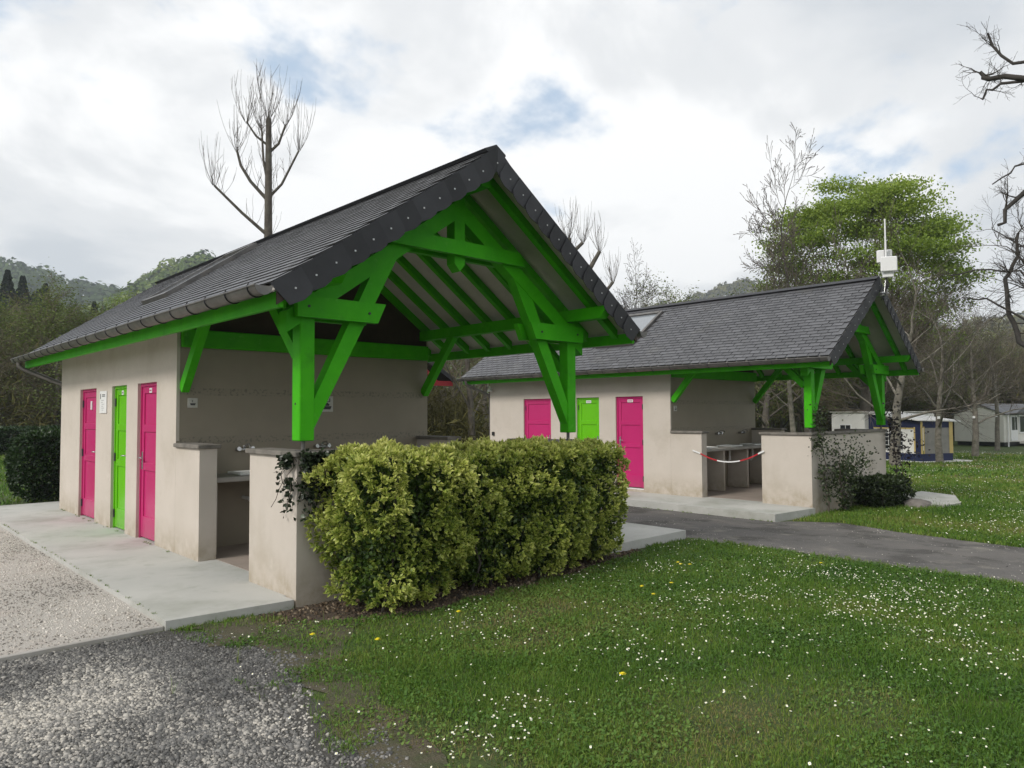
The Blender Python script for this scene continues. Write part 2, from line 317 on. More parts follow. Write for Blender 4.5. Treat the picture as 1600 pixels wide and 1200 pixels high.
bm_ = MB(); bm_.prism([(9.05, .02), (10.38, -.1), (10.38, .15), (14.25, .15), (14.25, 10), (9.05, 10)], 'z', -.6, -.13)
tag(bm_.build('pavement', M['slab']), kind='structure')
bm_ = MB(); bm_.cbox(-9, -1.085, .125, .168, -.3, -.042, .006); tag(bm_.build('kerb', M['counter']), kind='structure')

# crushed stones (a bed nobody could count) on the coarse gravel
def stones(name, n, region, poly, z, smin, smax, mat, seed, dens=None, wet=1.):
    r = np.random.default_rng(seed); P = np.stack([r.uniform(region[0], region[1], n), r.uniform(region[2], region[3], n)], 1)
    P = P[in_poly(P, poly)]
    if dens is not None: P = P[r.random(len(P)) < dens(P)]
    n = len(P); base = np.array([(x, y, zz) for zz in (-.6, .6) for x, y in ((-1, -1), (1, -1), (1, 1), (-1, 1))])*.5
    V = base[None]*(1+r.normal(0, .28, (n, 8, 3))); V[:, 4:, :2] *= .72
    a = r.uniform(0, 6.28, n); s = r.uniform(smin, smax, n)*np.where(r.random(n) < .07, 1.7, 1); c_, s_ = np.cos(a), np.sin(a)
    tl = r.normal(0, .35, (n, 1)); V[:, :, 2] += V[:, :, 0]*tl
    X = V[:, :, 0]*c_[:, None]-V[:, :, 1]*s_[:, None]; Y = V[:, :, 0]*s_[:, None]+V[:, :, 1]*c_[:, None]
    zz = gz(P[:, 0])+z+r.uniform(-.2, .5, n)*s*.5
    V = np.stack([X*s[:, None]+P[:, :1], Y*s[:, None]+P[:, 1:], V[:, :, 2]*s[:, None]+zz[:, None]], 2)
    F = np.array([(4,5,6,7),(0,1,5,4),(1,2,6,5),(2,3,7,6),(3,0,4,7)])
    F = (np.arange(n)[:, None, None]*8+F[None]).reshape(-1, 4)
    patch = fbm(P, .9, 14); tone = np.clip(r.random(n)**1.25*.95+(patch-.52)*2.1*wet, 0, 1)
    me = np_mesh(name, V.reshape(-1, 3), F, {'tone': np.repeat(tone, 8)}); return tag(link(name, me, None, mat), kind='stuff')
def gdens(P):   # thinner where grass creeps in
    e = np.minimum(np.interp(P[:, 1], [-8, -4.5, -3.1, -2.4, -1.6, -.9, -.4, .1], [-1.6, -1.3, -1.1, -.95, -.76, -.62, -.7, -1.0])-P[:, 0], 3)
    return np.clip(.24+(e-.08)*1.6+(fbm(P, 2.6, 5)-.5)*1.6, .0, 1)
stones('coarse_gravel', 120000, (-3.5, -.1, -3.9, .1), [(-9, .12), (-1.06, .12), (-.1, -.12), (-.25, -1), (-.4, -2), (-.6, -3), (-.8, -4.5), (-9, -4.5)], .004, .007, .018, M['stone'], 21, gdens)
stones('fine_gravel', 26000, (-4.4, -1.1, .18, 7), [(-9, .18), (-1.1, .18), (-1.1, 10), (-9, 10)], .031, .006, .013,
       pm('fine_gravel_stones', None, None, rough=.9, attr='tone', ramp=[(0, (.19, .175, .155)), (.5, (.44, .40, .35)), (1, (.66, .62, .56))]), 22)

def edge_d(P, poly):       # distance to a polygon's outline
    d = np.full(len(P), 9e9)
    for i in range(len(poly)):
        a = np.array(poly[i]); b = np.array(poly[(i+1) % len(poly)]); ab = b-a; t = np.clip(((P-a) @ ab)/max(ab @ ab, 1e-9), 0, 1); d = np.minimum(d, np.linalg.norm(P-a-t[:, None]*ab, axis=1))
    return d
stones('loose_grit', 26000, (5.5, 9.6, -7, 3), ROAD, .009, .004, .012, M['stone'], 23, lambda P: np.clip(.9*np.exp(-edge_d(P, ROAD)/.16)+.10, 0, 1)*np.clip((fbm(P, 1.8, 6)-.3)*3, .1, 1), .4)
M['litter'] = pm('leaf_litter', None, None, rough=.9, attr='tone', ramp=[(0, (.03, .022, .015)), (.5, (.09, .06, .035)), (1, (.24, .19, .13))])
stones('leaf_litter', 9000, (-.6, 4.8, -1.1, .1), [(-.5, -.01), (-.3, -.5), (.16, -.8), (.72, -1.0), (1.95, -.95), (3.08, -.82), (4.5, -.55), (4.8, 0)], .006, .008, .026, M['litter'], 24, lambda P: .35+.5*fbm(P, 3, 9), .3)
# ------------------------------------------------------------------ grass, daisies
FL = wobble([(-1.05, .08), (-1.1, -.2), (-.95, -.55), (-1.0, -.95), (-1.15, -1.6), (-1.3, -2.46), (-1.5, -3.1), (-1.6, -4.5), (-1.9, -7), (5.8, -9), (5.86, -4.3), (5.83, -3), (5.9, -1.4), (5.8, -.32), (4.8, -.32), (4.39, -.5), (3.08, -.72), (1.95, -.86), (.72, -.93), (.16, -.7), (-.2, -.42), (-.45, -.06)], .2, .05, seed=9)
def cam_d(P): return np.hypot(P[:, 0]-CAM[0], P[:, 1]-CAM[1])
DRY = [(5.28, -2.27, .55, .25), (.78, -2.15, .45, .2), (1.46, -4.41, .5, .3), (1.0, -3.9, .6, .35), (-.35, -.45, .45, .35), (-.75, -2.9, .3, .7), (-.1, -1.0, .4, .25), (1.2, -1.6, .8, .25)]
def tone_at(P):
    t = .16+.95*(fbm(P, .55, 31, 4)-.15)+.55*(fbm(P, 2.6, 37)-.5)
    for (x, y, a, b) in DRY: t = t+.42*np.exp(-(((P[:, 0]-x)/a)**2+((P[:, 1]-y)/b)**2))
    t += np.clip((P[:, 0]-8)/12, 0, 1)*.12
    return t
def blades(P, h, w, seed):
    r = np.random.default_rng(seed); n = len(P); a = r.uniform(0, 6.28, n); side = np.stack([np.cos(a), np.sin(a), 0*a], 1)
    lean = r.uniform(0, 6.28, n); lm = np.abs(r.normal(0, .85, n)); L_ = np.stack([np.cos(lean)*lm, np.sin(lean)*lm, 0*a], 1)
    z = gz(P[:, 0]); B = np.concatenate([P, z[:, None]], 1); up = np.array([0, 0, 1.])
    w = w[:, None]; h = h[:, None]; mid = B+L_*h*.35+up*h*.6; tip = B+L_*h*1.05+up*h*(1-.3*np.minimum(lm, 1.2)[:, None])
    return np.stack([B-side*w, B+side*w, mid+side*w*.8, mid-side*w*.8, tip], 1)
def grass_obj(name, specs, poly, seed, hf):
    Vs, T = [], []; r = np.random.default_rng(seed)
    for (x0, x1, y0, y1, d0, d1, dens, hm, wm) in specs:
        n = int((x1-x0)*(y1-y0)*dens); P = np.stack([r.uniform(x0, x1, n), r.uniform(y0, y1, n)], 1); d = cam_d(P)
        P = P[(d >= d0) & (d < d1)]
        v = np.stack([P[:, 0]-CAM[0], P[:, 1]-CAM[1]], 1); ang = np.arctan2(v[:, 0], v[:, 1])-YAW; P = P[np.abs(ang) < .82]
        P = P[in_poly(P, poly)] if poly is not None else P[hf(P)]
        if hf is not None and poly is not None: P = P[r.random(len(P)) < hf(P)]
        t = tone_at(P)+r.normal(0, .17, len(P)); hh = hm*(.55+.9*fbm(P, 1.7, 91))*r.uniform(.45, 1.35, len(P))*(1.15-.75*np.clip(t-.35, 0, .7))
        Vs.append(blades(P, hh, wm*r.uniform(.6, 1.3, len(P)), seed+len(Vs))); T.append(np.clip(t, 0, 1))
    V = np.concatenate(Vs); T = np.concatenate(T); n = len(V)
    Q = (np.arange(n)[:, None]*5+np.array([[0, 1, 2, 3]])); R_ = (np.arange(n)[:, None]*5+np.array([[3, 2, 4, 4]]))
    me = bpy.data.meshes.new(name); V = V.reshape(-1, 3).astype(np.float32); me.vertices.add(len(V)); me.vertices.foreach_set('co', V.ravel())
    lv = np.concatenate([Q, R_[:, :3]], 1).astype(np.int32).ravel(); me.loops.add(len(lv)); me.loops.foreach_set('vertex_index', lv)
    st = (np.arange(n)[:, None]*7+np.array([[0, 4]])).astype(np.int32).ravel(); tot = np.tile(np.array([4, 3], np.int32), n)
    me.polygons.add(2*n); me.polygons.foreach_set('loop_start', st); me.polygons.foreach_set('loop_total', tot)
    at = me.attributes.new('tone', 'FLOAT', 'POINT'); at.data.foreach_set('value', np.repeat(T, 5).astype(np.float32))
    me.update(calc_edges=True); return tag(link(name, me, None, M['grass']), kind='stuff')
def near_keep(P):    # worn thin along the gravel
    e = P[:, 0]-np.interp(P[:, 1], [-8, -4.5, -3.1, -2.4, -1.6, -.9, -.4, .1], [-1.6, -1.3, -1.1, -.95, -.76, -.62, -.7, -1.0])+.05
    k = np.clip(.30+e*1.1+(fbm(P, 3, 41)-.5)*2.2, .0, 1)
    for (x, y, a, b) in DRY: k = k*(1-.55*np.exp(-(((P[:, 0]-x)/a)**2+((P[:, 1]-y)/b)**2)))
    return k
o = grass_obj('grass', [(-1.6, 6, -9, .1, 1.5, 5.2, 9000, .040, .0019), (-1.6, 6, -9, .1, 5.2, 8, 5600, .042, .0025), (-1.6, 6, -9, .1, 8, 16, 2800, .046, .0038)], FL, 51, near_keep)
def far_ok(P):
    x, y = P[:, 0], P[:, 1]; road = in_poly(P, ROAD)
    blk = (x > 8.95) & (x < 14.4) & (y > -.12) & (y < 10.1); b1 = (x > -1.3) & (x < 6) & (y > -.5) & (y < 11); fr = (x < 5.95) & (y < 0)
    gv = (x < -1) & (y < 10.6)
    return ~(road | blk | b1 | fr | gv)
grass_obj('grass', [(8.8, 16, -9, 6, 0, 18, 1500, .07, .006), (9, 26, -9, 12, 18, 28, 420, .08, .010), (16, 50, -9, 20, 28, 50, 90, .10, .022), (-4, 8, 10.4, 34, 0, 45, 110, .09, .014)], None, 61, far_ok)
def clover():       # low broad leaves between the blades
    r = np.random.default_rng(65); n = 150000; P = np.stack([r.uniform(-1.4, 5.9, n), r.uniform(-6.5, -.4, n)], 1); d = cam_d(P); P = P[in_poly(P, FL)]
    v = P-CAM[:2]; P = P[np.abs(np.arctan2(v[:, 0], v[:, 1])-YAW) < .8]; P = P[r.random(len(P)) < near_keep(P)*np.clip((fbm(P, 1.6, 66)-.32)*4, .08, 1)]; n = len(P); k = 5
    a = r.uniform(0, 6.28, n); R_ = r.uniform(.005, .012, n); z = gz(P[:, 0])+r.uniform(.008, .034, n); T = np.linspace(0, 2*np.pi, k, endpoint=False)[None]+a[:, None]
    nx, ny = r.normal(0, .4, n), r.normal(0, .4, n); cx, sy = np.cos(T), np.sin(T)
    V = np.stack([P[:, :1]+R_[:, None]*cx, P[:, 1:]+R_[:, None]*sy*.8, z[:, None]+R_[:, None]*(cx*nx[:, None]+sy*ny[:, None])], 2)
    F = (np.arange(n)[:, None]*k+np.arange(k)[None]); tone = np.clip(tone_at(P)*.8+r.normal(0, .16, n), 0, 1)
    tag(link('clover', np_mesh('clover', V.reshape(-1, 3), F, {'tone': np.repeat(tone, k)}), None, M['clover']), kind='stuff')
# daisies: thousands of white heads in drifts
def daisy_dens(P):
    k = np.clip((fbm(P, .8, 71, 3)-.52)*6, 0, 1)*.22+.02
    for (x, y, a, b, q) in [(4.4, -3.1, 1.2, .8, 1.1), (3.2, -2.5, .7, .5, .6), (-.35, -3.1, .5, .35, .8), (1.2, -3.3, .5, .35, .6), (3.6, -1.2, .9, .4, .45), (.9, -1.5, .5, .35, .4), (3.4, -4.3, 1.1, .8, .6), (-.1, -1.7, .35, .3, .35), (.9, -4.7, .5, .3, .3)]:
        k = k+q*np.exp(-(((P[:, 0]-x)/a)**2+((P[:, 1]-y)/b)**2))*np.clip((fbm(P, 2.2, 73)-.40)*5, .03, 1)
    k = np.where(P[:, 0] > 8.5, k*.5+np.clip((fbm(P*np.array([.5, 1.]), .35, 77)-.45)*5, 0, 1)*.9, k)
    return np.clip(k, 0, 1)
def daisies():
    r = np.random.default_rng(81); out = []
    for (x0, x1, y0, y1, dens, poly) in [(-1.3, 5.9, -7, -.5, 330, FL), (9, 20, -9, 5, 60, None), (20, 48, -6, 16, 22, None)]:
        n = int((x1-x0)*(y1-y0)*dens); P = np.stack([r.uniform(x0, x1, n), r.uniform(y0, y1, n)], 1)
        P = P[in_poly(P, poly)] if poly is not None else P[far_ok(P)]
        P = P[r.random(len(P)) < daisy_dens(P)]; out.append(np.concatenate([P, np.full((len(P), 1), 1.0 if x0 < 9 else 1.5 if x0 < 20 else 2.2)], 1))
    P = np.concatenate(out); n = len(P); k = 8; R_ = r.uniform(.0048, .0088, n)*P[:, 2]; z = gz(P[:, 0])+r.uniform(.03, .065, n)
    nx, ny = r.normal(-.12, .28, n), r.normal(-.1, .28, n); T = np.linspace(0, 2*np.pi, k, endpoint=False)
    rr = np.where(np.arange(k) % 2 == 0, 1., .8); cx = np.cos(T)*rr; sy = np.sin(T)*rr
    X = P[:, :1]+R_[:, None]*cx; Y = P[:, 1:2]+R_[:, None]*sy; Z = z[:, None]-R_[:, None]*(cx*nx[:, None]+sy*ny[:, None])
    ring = np.stack([X, Y, Z], 2); cen = np.stack([P[:, 0], P[:, 1], z-.001], 1)[:, None]
    V = np.concatenate([ring, cen], 1); F = np.array([(i, (i+1) % k, k) for i in range(k)]); F = (np.arange(n)[:, None, None]*(k+1)+F).reshape(-1, 3)
    # yellow hearts
    s2 = .36; ring2 = np.stack([P[:, :1]+R_[:, None]*cx[::2]*s2, P[:, 1:2]+R_[:, None]*sy[::2]*s2, z[:, None]+.0015-R_[:, None]*s2*(cx[::2]*nx[:, None]+sy[::2]*ny[:, None])], 2)
    F2 = (np.arange(n)[:, None]*4+np.arange(4)[None])+n*(k+1); F2 = np.concatenate([F2[:, [0, 1, 2]], F2[:, [0, 2, 3]]])
    me = np_mesh('daisies', np.concatenate([V.reshape(-1, 3), ring2.reshape(-1, 3)]), np.concatenate([F, F2]))
    mi = np.zeros(len(F)+len(F2), np.int32); mi[len(F):] = 1; me.polygons.foreach_set('material_index', mi)
    tag(link('daisies', me, None, [M['daisy'], M['yellow']]), kind='stuff')
daisies(); clover()
def weeds():              # tall stems in the lawn, weeds along the paving and the wall foot
    r = np.random.default_rng(95); spots = [(-.15+r.normal(0, .5), -1.9+r.normal(0, .5), .13, 2) for _ in range(26)]+[(r.uniform(0, 5), r.uniform(-4.5, -1.2), .10, 2) for _ in range(40)]
    spots += [(-1.095+r.normal(0, .012), r.uniform(.3, 7.5), .022, 5) for _ in range(60)]+[(-.015-abs(r.normal(0, .015)), r.uniform(2.4, 8.9), .03, 5) for _ in range(14)]+[(r.uniform(-1.05, 0), .06-abs(r.normal(0, .02)), .035, 6) for _ in range(50)]
    spots += [(9.03-abs(r.normal(0, .03)), r.uniform(0, 6), .04, 5) for _ in range(50)]+[(5.85+r.normal(0, .08), r.uniform(-5, -.4), .05, 6) for _ in range(160)]
    P = []; H = []
    for x, y, h, k in spots:
        for _ in range(k*2): P.append((x+r.normal(0, .012), y+r.normal(0, .012))); H.append(h*r.uniform(.5, 1.3))
    P = np.array(P); H = np.array(H); V = blades(P, H, np.where(H > .06, .0014, .0026)*np.ones(len(P)), 96); on = (P[:, 0] > -1.09) & (P[:, 0] < 0) & (P[:, 1] > .15); V[on, :, 2] += .08; n = len(V)
    F = np.concatenate([(np.arange(n)[:, None]*5+np.array([[0, 1, 2]])), (np.arange(n)[:, None]*5+np.array([[0, 2, 3]])), (np.arange(n)[:, None]*5+np.array([[3, 2, 4]]))])
    tag(link('weeds', np_mesh('weeds', V.reshape(-1, 3), F, {'tone': np.repeat(np.clip(r.normal(.55, .2, n), 0, 1), 5)}), None, M['grass']), kind='stuff')
weeds()
# ------------------------------------------------------------------ leaf clouds
def leaf_mesh(name, Cn, D, Ln, Wn, tone, edge=None, seed=0, fold=.25):
    """each leaf: base, two side points, rib point, tip (4 triangles); tone per leaf, edge adds to tone at the rim"""
    r = np.random.default_rng(seed); n = len(Cn); D = D/np.linalg.norm(D, axis=1, keepdims=True)
    U = r.normal(0, 1, (n, 3))+np.array([0, 0, .6]); U -= D*(U*D).sum(1, keepdims=True); U /= np.linalg.norm(U, axis=1, keepdims=True); S = np.cross(D, U)
    Ln = Ln[:, None]; Wn = Wn[:, None]
    b = Cn; t = Cn+D*Ln-U*Ln*.12; m = Cn+D*Ln*.55; l = m-S*Wn+U*Wn*fold; q = m+S*Wn+U*Wn*fold
    V = np.stack([b, l, q, m, t], 1).reshape(-1, 3); F = np.array([(0, 3, 1), (0, 2, 3), (1, 3, 4), (3, 2, 4)])
    F = (np.arange(n)[:, None, None]*5+F).reshape(-1, 3)
    T = np.repeat(tone[:, None], 5, 1)
    if edge is not None: T = T+np.array([[-.1, 1, 1, -.25, .9]])*edge[:, None]
    return np_mesh(name, V, F, {'tone': np.clip(T, 0, 1).ravel()})
def rosettes(C0, N0, per, spread, seed):
    r = np.random.default_rng(seed); n = len(C0); D = np.repeat(N0, per, 0)+r.normal(0, spread, (n*per, 3)); return np.repeat(C0, per, 0), D

# ---- blocks ----------------------------------------------------------
W, Y3, YB, XE, ZE, ZR, YF, YR = 3.80, 3.12, 9.03, -.52, 2.72, 4.42, -.60, 9.64
SL = (ZR-ZE)/(W/2-XE)
def zt(x): return ZE+SL*((x if x <= W/2 else W-x)-XE)
slate_me = None
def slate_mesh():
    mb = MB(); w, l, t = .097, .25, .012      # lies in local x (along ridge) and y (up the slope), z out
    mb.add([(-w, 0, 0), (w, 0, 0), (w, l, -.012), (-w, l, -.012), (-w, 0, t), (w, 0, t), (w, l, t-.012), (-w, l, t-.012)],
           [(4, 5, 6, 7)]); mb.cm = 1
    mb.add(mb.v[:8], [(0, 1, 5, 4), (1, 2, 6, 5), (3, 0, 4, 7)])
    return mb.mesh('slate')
def make_door(root, ya, yb, col, hinge_side, name='door', sign=None, thresh=False):
    z0, z1 = .02, 2.1; x = .05
    fr = MB(); fr.box(x-.012, x+.05, ya, ya+.035, z0-.02, z1).box(x-.012, x+.05, yb-.035, yb, z0-.02, z1).box(x-.012, x+.05, ya+.035, yb-.035, z1-.045, z1)
    d = fr.build('door', col, root); lf = MB(); A, B = ya+.037, yb-.037; zz = [z0, .30, .92, 1.02, 1.44, 1.54, z1-.14, z1-.048]
    st = .085
    lf.cbox(x, x+.04, A, A+st, z0, z1-.048, .004).cbox(x, x+.04, B-st, B, z0, z1-.048, .004)
    for i in (0, 2, 4, 6): lf.cbox(x, x+.04, A+st, B-st, zz[i], zz[i+1], .004)
    lf.build('door_leaf', col, d)
    for i in (1, 3, 5): mb = MB(); mb.cbox(x+.016, x+.034, A+st-.004, B-st+.004, zz[i]-.004, zz[i+1]+.004, .003); mb.build('panel', col, d)
    hy = A+.004 if hinge_side < 0 else B-.004; ly = B-.05 if hinge_side < 0 else A+.05; s = -1 if hinge_side < 0 else 1
    for z in (.22, 1.05, 1.86): mb = MB(); mb.tube([(x-.012, hy, z-.06), (x-.012, hy, z+.06)], .012, 8); mb.build('hinge', M['slate_dark'], d)
    h = MB(); h.cbox(x-.010, x, ly-.02, ly+.02, .93, 1.17, .004); h.tube([(x-.01, ly, 1.09), (x-.05, ly, 1.09), (x-.055, ly+s*.03, 1.09), (x-.05, ly+s*.13, 1.085)], [.010, .010, .010, .008], 8); h.build('handle', M['steel'], d)
    if sign == 'tall': mb = MB(); mb.cbox(x-.006, x+.016, (ya+yb)/2-.03, (ya+yb)/2+.03, 1.76, 1.90, .003); o = mb.build('door_sign', M['white'], d)
    elif sign:
        c = (ya+yb)/2; mb = MB(); mb.cbox(x-.006, x, c-sign/2, c+sign/2, 1.965, 2.03, .003); mb.build('door_sign', M['white'], d)
        mb = MB()
        for k in range(4): u = c-sign*.36+k*sign*.19; mb.box(x-.0075, x-.0065, u, u+sign*.12, 1.985, 2.008)
        mb.build('sign_print', M['pink'] if col is M['pink'] else M['greyink'], d)
    if thresh: mb = MB(); mb.box(x-.03, x+.05, ya, yb, -.13, z0-.022); mb.build('threshold', M['white'], d)

def build_block(name, loc, rz, label, second):
    R = empty(name, loc, rz); tag(R, label, 'building', 'matching campsite washblocks'); zb = -.35
    doors = [(3.85, 4.63, M['pink'], -1, .10 if not second else .16), (5.13, 5.85, M['dgreen'], 1, .085 if not second else .16), (6.71, 7.70, M['pink'], 1, 'tall' if not second else None)]
    # walls: left wall with door openings, others plain
    mb = MB(); ys = sorted([Y3, YB]+[y for d in doors for y in d[:2]]); zs = [zb, -.02, 2.1, 2.97]
    for i in range(len(ys)-1):
        for k in range(3):
            if k == 1 and any(abs(d[0]-ys[i]) < 1e-6 for d in doors):
                a, b = ys[i], ys[i+1]
                mb.add([(0,a,-.02),(.11,a,-.02),(.11,a,2.1),(0,a,2.1)], [(0,1,2,3)]); mb.add([(0,b,-.02),(.11,b,-.02),(.11,b,2.1),(0,b,2.1)], [(3,2,1,0)])
                mb.add([(0,a,2.1),(.11,a,2.1),(.11,b,2.1),(0,b,2.1)], [(0,1,2,3)]); mb.add([(.11,a,-.02),(.11,b,-.02),(.11,b,2.1),(.11,a,2.1)], [(3,2,1,0)]); continue
            mb.add([(0,ys[i],zs[k]),(0,ys[i+1],zs[k]),(0,ys[i+1],zs[k+1]),(0,ys[i],zs[k+1])], [(3,2,1,0)])
    zg = zt(W/2)-.25
    mb.add([(W,Y3,zb),(W,YB,zb),(W,YB,2.97),(W,Y3,2.97)], [(0,1,2,3)])
    mb.add([(0,YB,zb),(W,YB,zb),(W,YB,2.97),(W/2,YB,zg),(0,YB,2.97)], [(4,3,2,1,0)])
    mb.build('wall', M['render'], R)
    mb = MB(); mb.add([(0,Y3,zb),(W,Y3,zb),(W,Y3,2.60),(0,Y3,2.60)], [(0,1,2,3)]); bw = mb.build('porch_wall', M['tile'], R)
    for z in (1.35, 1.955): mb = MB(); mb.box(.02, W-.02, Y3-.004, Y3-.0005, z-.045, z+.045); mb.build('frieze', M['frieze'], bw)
    mb = MB(); mb.box(-.004, .035, Y3-.006, Y3+.03, 1.35, 2.78); mb.build('corner_bead', M['render'], R)
    mb = MB(); mb.add([(0,Y3+.03,2.6),(W,Y3+.03,2.6),(W,Y3+.03,2.97),(W/2,Y3+.03,zg),(0,Y3+.03,2.97)], [(0,1,2,3,4)]); mb.build('gable_panel', M['darkwood'], R)
    mb = MB(); mb.cbox(.04, W-.04, Y3-.09, Y3-.004, 2.50, 2.72, .01); mb.build('tie_beam', M['green'], R)
    mb = MB(); mb.box(.2, W-.2, .2, Y3-.001, -.1, .004 if not second else -.07); mb.build('porch_floor', M['floor'], R)
    # low walls with copings
    def low(boxes, caps):
        mb = MB()
        for b in boxes: mb.box(*b)
        o_ = mb.build('low_wall', M['render'], R); mb = MB()
        for c in caps: mb.cbox(*c, .008)
        mb.build('coping', M['coping'], o_)
    t, H = .2, 1.275
    for x0 in (0, W-t):
        low([(x0, x0+t, 2.35, Y3-.002, zb, H)], [(x0-.035, x0+t+.035, 2.31, Y3-.004, H+.001, H+.05)])
        low([(x0, x0+t, .2, 1.0, zb, H)], [(x0-.035, x0+t+.035, .237, 1.04, H+.001, H+.05)])
    low([(0, W, 0, .2, zb, H)], [(-.035, W+.035, -.035, .235, H+.001, H+.052)])
    # sink counter, dividers, basins, taps
    mb = MB(); mb.cbox(.202, W-.202, 2.52, Y3-.002, .86, .92, .008); cn = mb.build('sink_counter', M['counter'], R)
    for x in (.28, 1.35, 2.42, 3.49): mb = MB(); mb.cbox(x-.03, x+.03, 2.60, Y3-.003, -.06, .858, .006); mb.build('divider', M['render'], R)
    for x in (.84, 1.94, 3.02):
        mb = MB(); a, b, c, d = x-.26, x+.26, 2.60, 3.0
        mb.cbox(a, b, c, c+.05, .921, .955, .01).cbox(a, b, d-.05, d, .921, .955, .01).cbox(a, a+.05, c+.05, d-.05, .921, .955, .01).cbox(b-.05, b, c+.05, d-.05, .921, .955, .01)
        mb.build('basin', M['porcelain'], R)
        mb = MB(); z = 1.22; mb.tube([(x-.09, Y3-.04, z), (x+.09, Y3-.04, z)], .022, 8)
        for s in (-1, 1): mb.tube([(x+s*.09, Y3-.002, z), (x+s*.09, Y3-.09, z+.01)], [.024, .028], 8)
        mb.tube([(x, Y3-.04, z), (x, Y3-.08, z+.06), (x, Y3-.17, z+.07), (x, Y3-.21, z+.03)], .012, 8)
        mb.tube([(x, Y3-.05, z+.02), (x-.05, Y3-.13, z+.045)], [.010, .008], 6); mb.build('tap', M['steel'], R)
        mb = MB(); mb.tube([(x, 2.8, .86), (x, 2.8, .62), (x, 2.84, .56), (x, 2.9, .58), (x, 2.95, .60), (x, Y3-.002, .60)], .02, 8); mb.build('drain_pipe', M['white'], R)
    # plaques on the tiled wall
    mb = MB(); mb.cbox(.13, .25, Y3-.012, Y3-.002, 1.755, 1.875, .003); p_ = mb.build('pictogram', M['plate'], R)
    mb = MB(); mb.prism([(.165, 1.785), (.215, 1.785), (.225, 1.81), (.155, 1.81)], 'y', Y3-.016, Y3-.0125); mb.box(.18, .186, Y3-.016, Y3-.0125, 1.825, 1.85); mb.build('pictogram_print', M['ink'], p_)
    if not second:
        mb = MB(); mb.cbox(1.93, 2.13, Y3-.012, Y3-.002, 1.70, 1.92, .003); p_ = mb.build('pictogram', M['plate'], R)
        mb = MB(); mb.prism([(1.975, 1.735), (2.085, 1.735), (2.105, 1.78), (1.955, 1.78)], 'y', Y3-.016, Y3-.0125)
        mb.prism([(2.0, 1.785), (2.06, 1.785), (2.075, 1.80), (2.04, 1.83), (2.0, 1.82)], 'y', Y3-.016, Y3-.0125); mb.box(1.97, 1.982, Y3-.016, Y3-.0125, 1.84, 1.89); mb.box(2.07, 2.082, Y3-.016, Y3-.0125, 1.84, 1.89); mb.box(1.982, 2.07, Y3-.016, Y3-.0125, 1.84, 1.848); mb.build('pictogram_print', M['ink'], p_)
        mb = MB(); mb.prism([(1.95, 1.93), (2.03, 1.93), (2.03, 2.02), (1.95, 2.02)], 'y', Y3-.012, Y3-.002); mb.build('pictogram', pm('blue_sticker', (.05, .10, .16), rough=.5), R)
        # notice board by the doors
        mb = MB(); mb.cbox(-.016, -.001, 6.10, 6.46, 1.70, 2.04, .004); p_ = mb.build('notice', M['white'], R)
        mb = MB(); mb.box(-.0185, -.0165, 6.39, 6.42, 1.92, 2.0)
        for k in range(2): mb.box(-.0185, -.0165, 6.16, 6.32, 1.955+k*.022, 1.967+k*.022)
        mb.build('notice_print', M['ink'], p_)
        mb = MB()
        for k, (a, b) in enumerate([(6.22, 6.36), (6.28, 6.38), (6.2, 6.34), (6.26, 6.36), (6.21, 6.35), (6.25, 6.33)]): mb.box(-.0185, -.0165, a, b, 1.895-k*.03, 1.902-k*.03)
        mb.build('notice_print', M['greyink'], p_)
    else:
        mb = MB(); mb.tube([(-.002, 8.93, 2.42), (-.05, 8.93, 2.42), (-.09, 8.93, 2.38)], .012, 6); mb.tube([(-.09, 8.93, 2.40), (-.09, 8.93, 2.37), (-.09, 8.93, 2.33)], [.02, .07, .075], 10); mb.build('wall_lamp', M['white'], R)
        mb = MB(); mb.cbox(-.04, -.001, 8.84, 8.92, 1.12, 1.22, .004); mb.build('switch_box', M['black'], R)
    for (a, b, col, hs, sg) in doors: make_door(R, a, b, col, hs, sign=sg, thresh=second)
    # posts on steel pins
    for x0 in (.012, W-.162):
        mb = MB(); mb.cbox(x0, x0+.15, -.02, .13, 1.42, 2.80, .008); p_ = mb.build('post', M['green'], R)
        mb = MB(); mb.tube([(x0+.075, .055, 1.30), (x0+.075, .055, 1.425)], .02, 10); mb.box(x0+.02, x0+.13, 0, .11, 1.328, 1.336); mb.build('post_foot', M['zinc'], p_)
        if x0 < 1: mb = MB(); mb.tube([(x0-.004, .06, 1.76), (x0+.01, .06, 1.76)], .012, 8); mb.build('bolt', M['slate_dark'], p_)
    # truss in the gable plane
    y0, y1 = -.02, .13
    for s in (0, 1):
        fx = (lambda x: x) if s == 0 else (lambda x: W-x)
        mb = MB(); mb.prism([(fx(-.05), 2.55), (fx(.80), 2.55), (fx(.89), 2.745), (fx(-.05), 2.745)], 'y', y0-.075, y0-.002); mb.build('short_beam', M['green'], R)
        mb = MB(); mb.prism([(fx(-.05), 2.55), (fx(.80), 2.55), (fx(.89), 2.745), (fx(-.05), 2.745)], 'y', y1+.002, y1+.075); mb.build('short_beam', M['green'], R)
        for bx, bz in ((.06, 2.65), (.70, 2.64)):
            mb = MB(); mb.tube([(fx(bx), y0-.083, bz), (fx(bx), y0-.07, bz)], .014, 6); mb.build('bolt', M['slate_dark'], R)
        mb = MB(); mb.prism([(fx(.162), 1.53), (fx(.162), 1.80), (fx(.93), 3.36), (fx(1.14), 3.36)], 'y', y0+.012, y1-.012); mb.build('strut', M['green'], R)
        a = lambda x, o: (fx(x), zt(x)-o)
        mb = MB(); mb.prism([a(-.12, .60), a(-.12, .40), a(1.83, .40), a(1.83, .60)], 'y', y0+.004, y1-.004); mb.build('principal_rafter', M['green'], R)
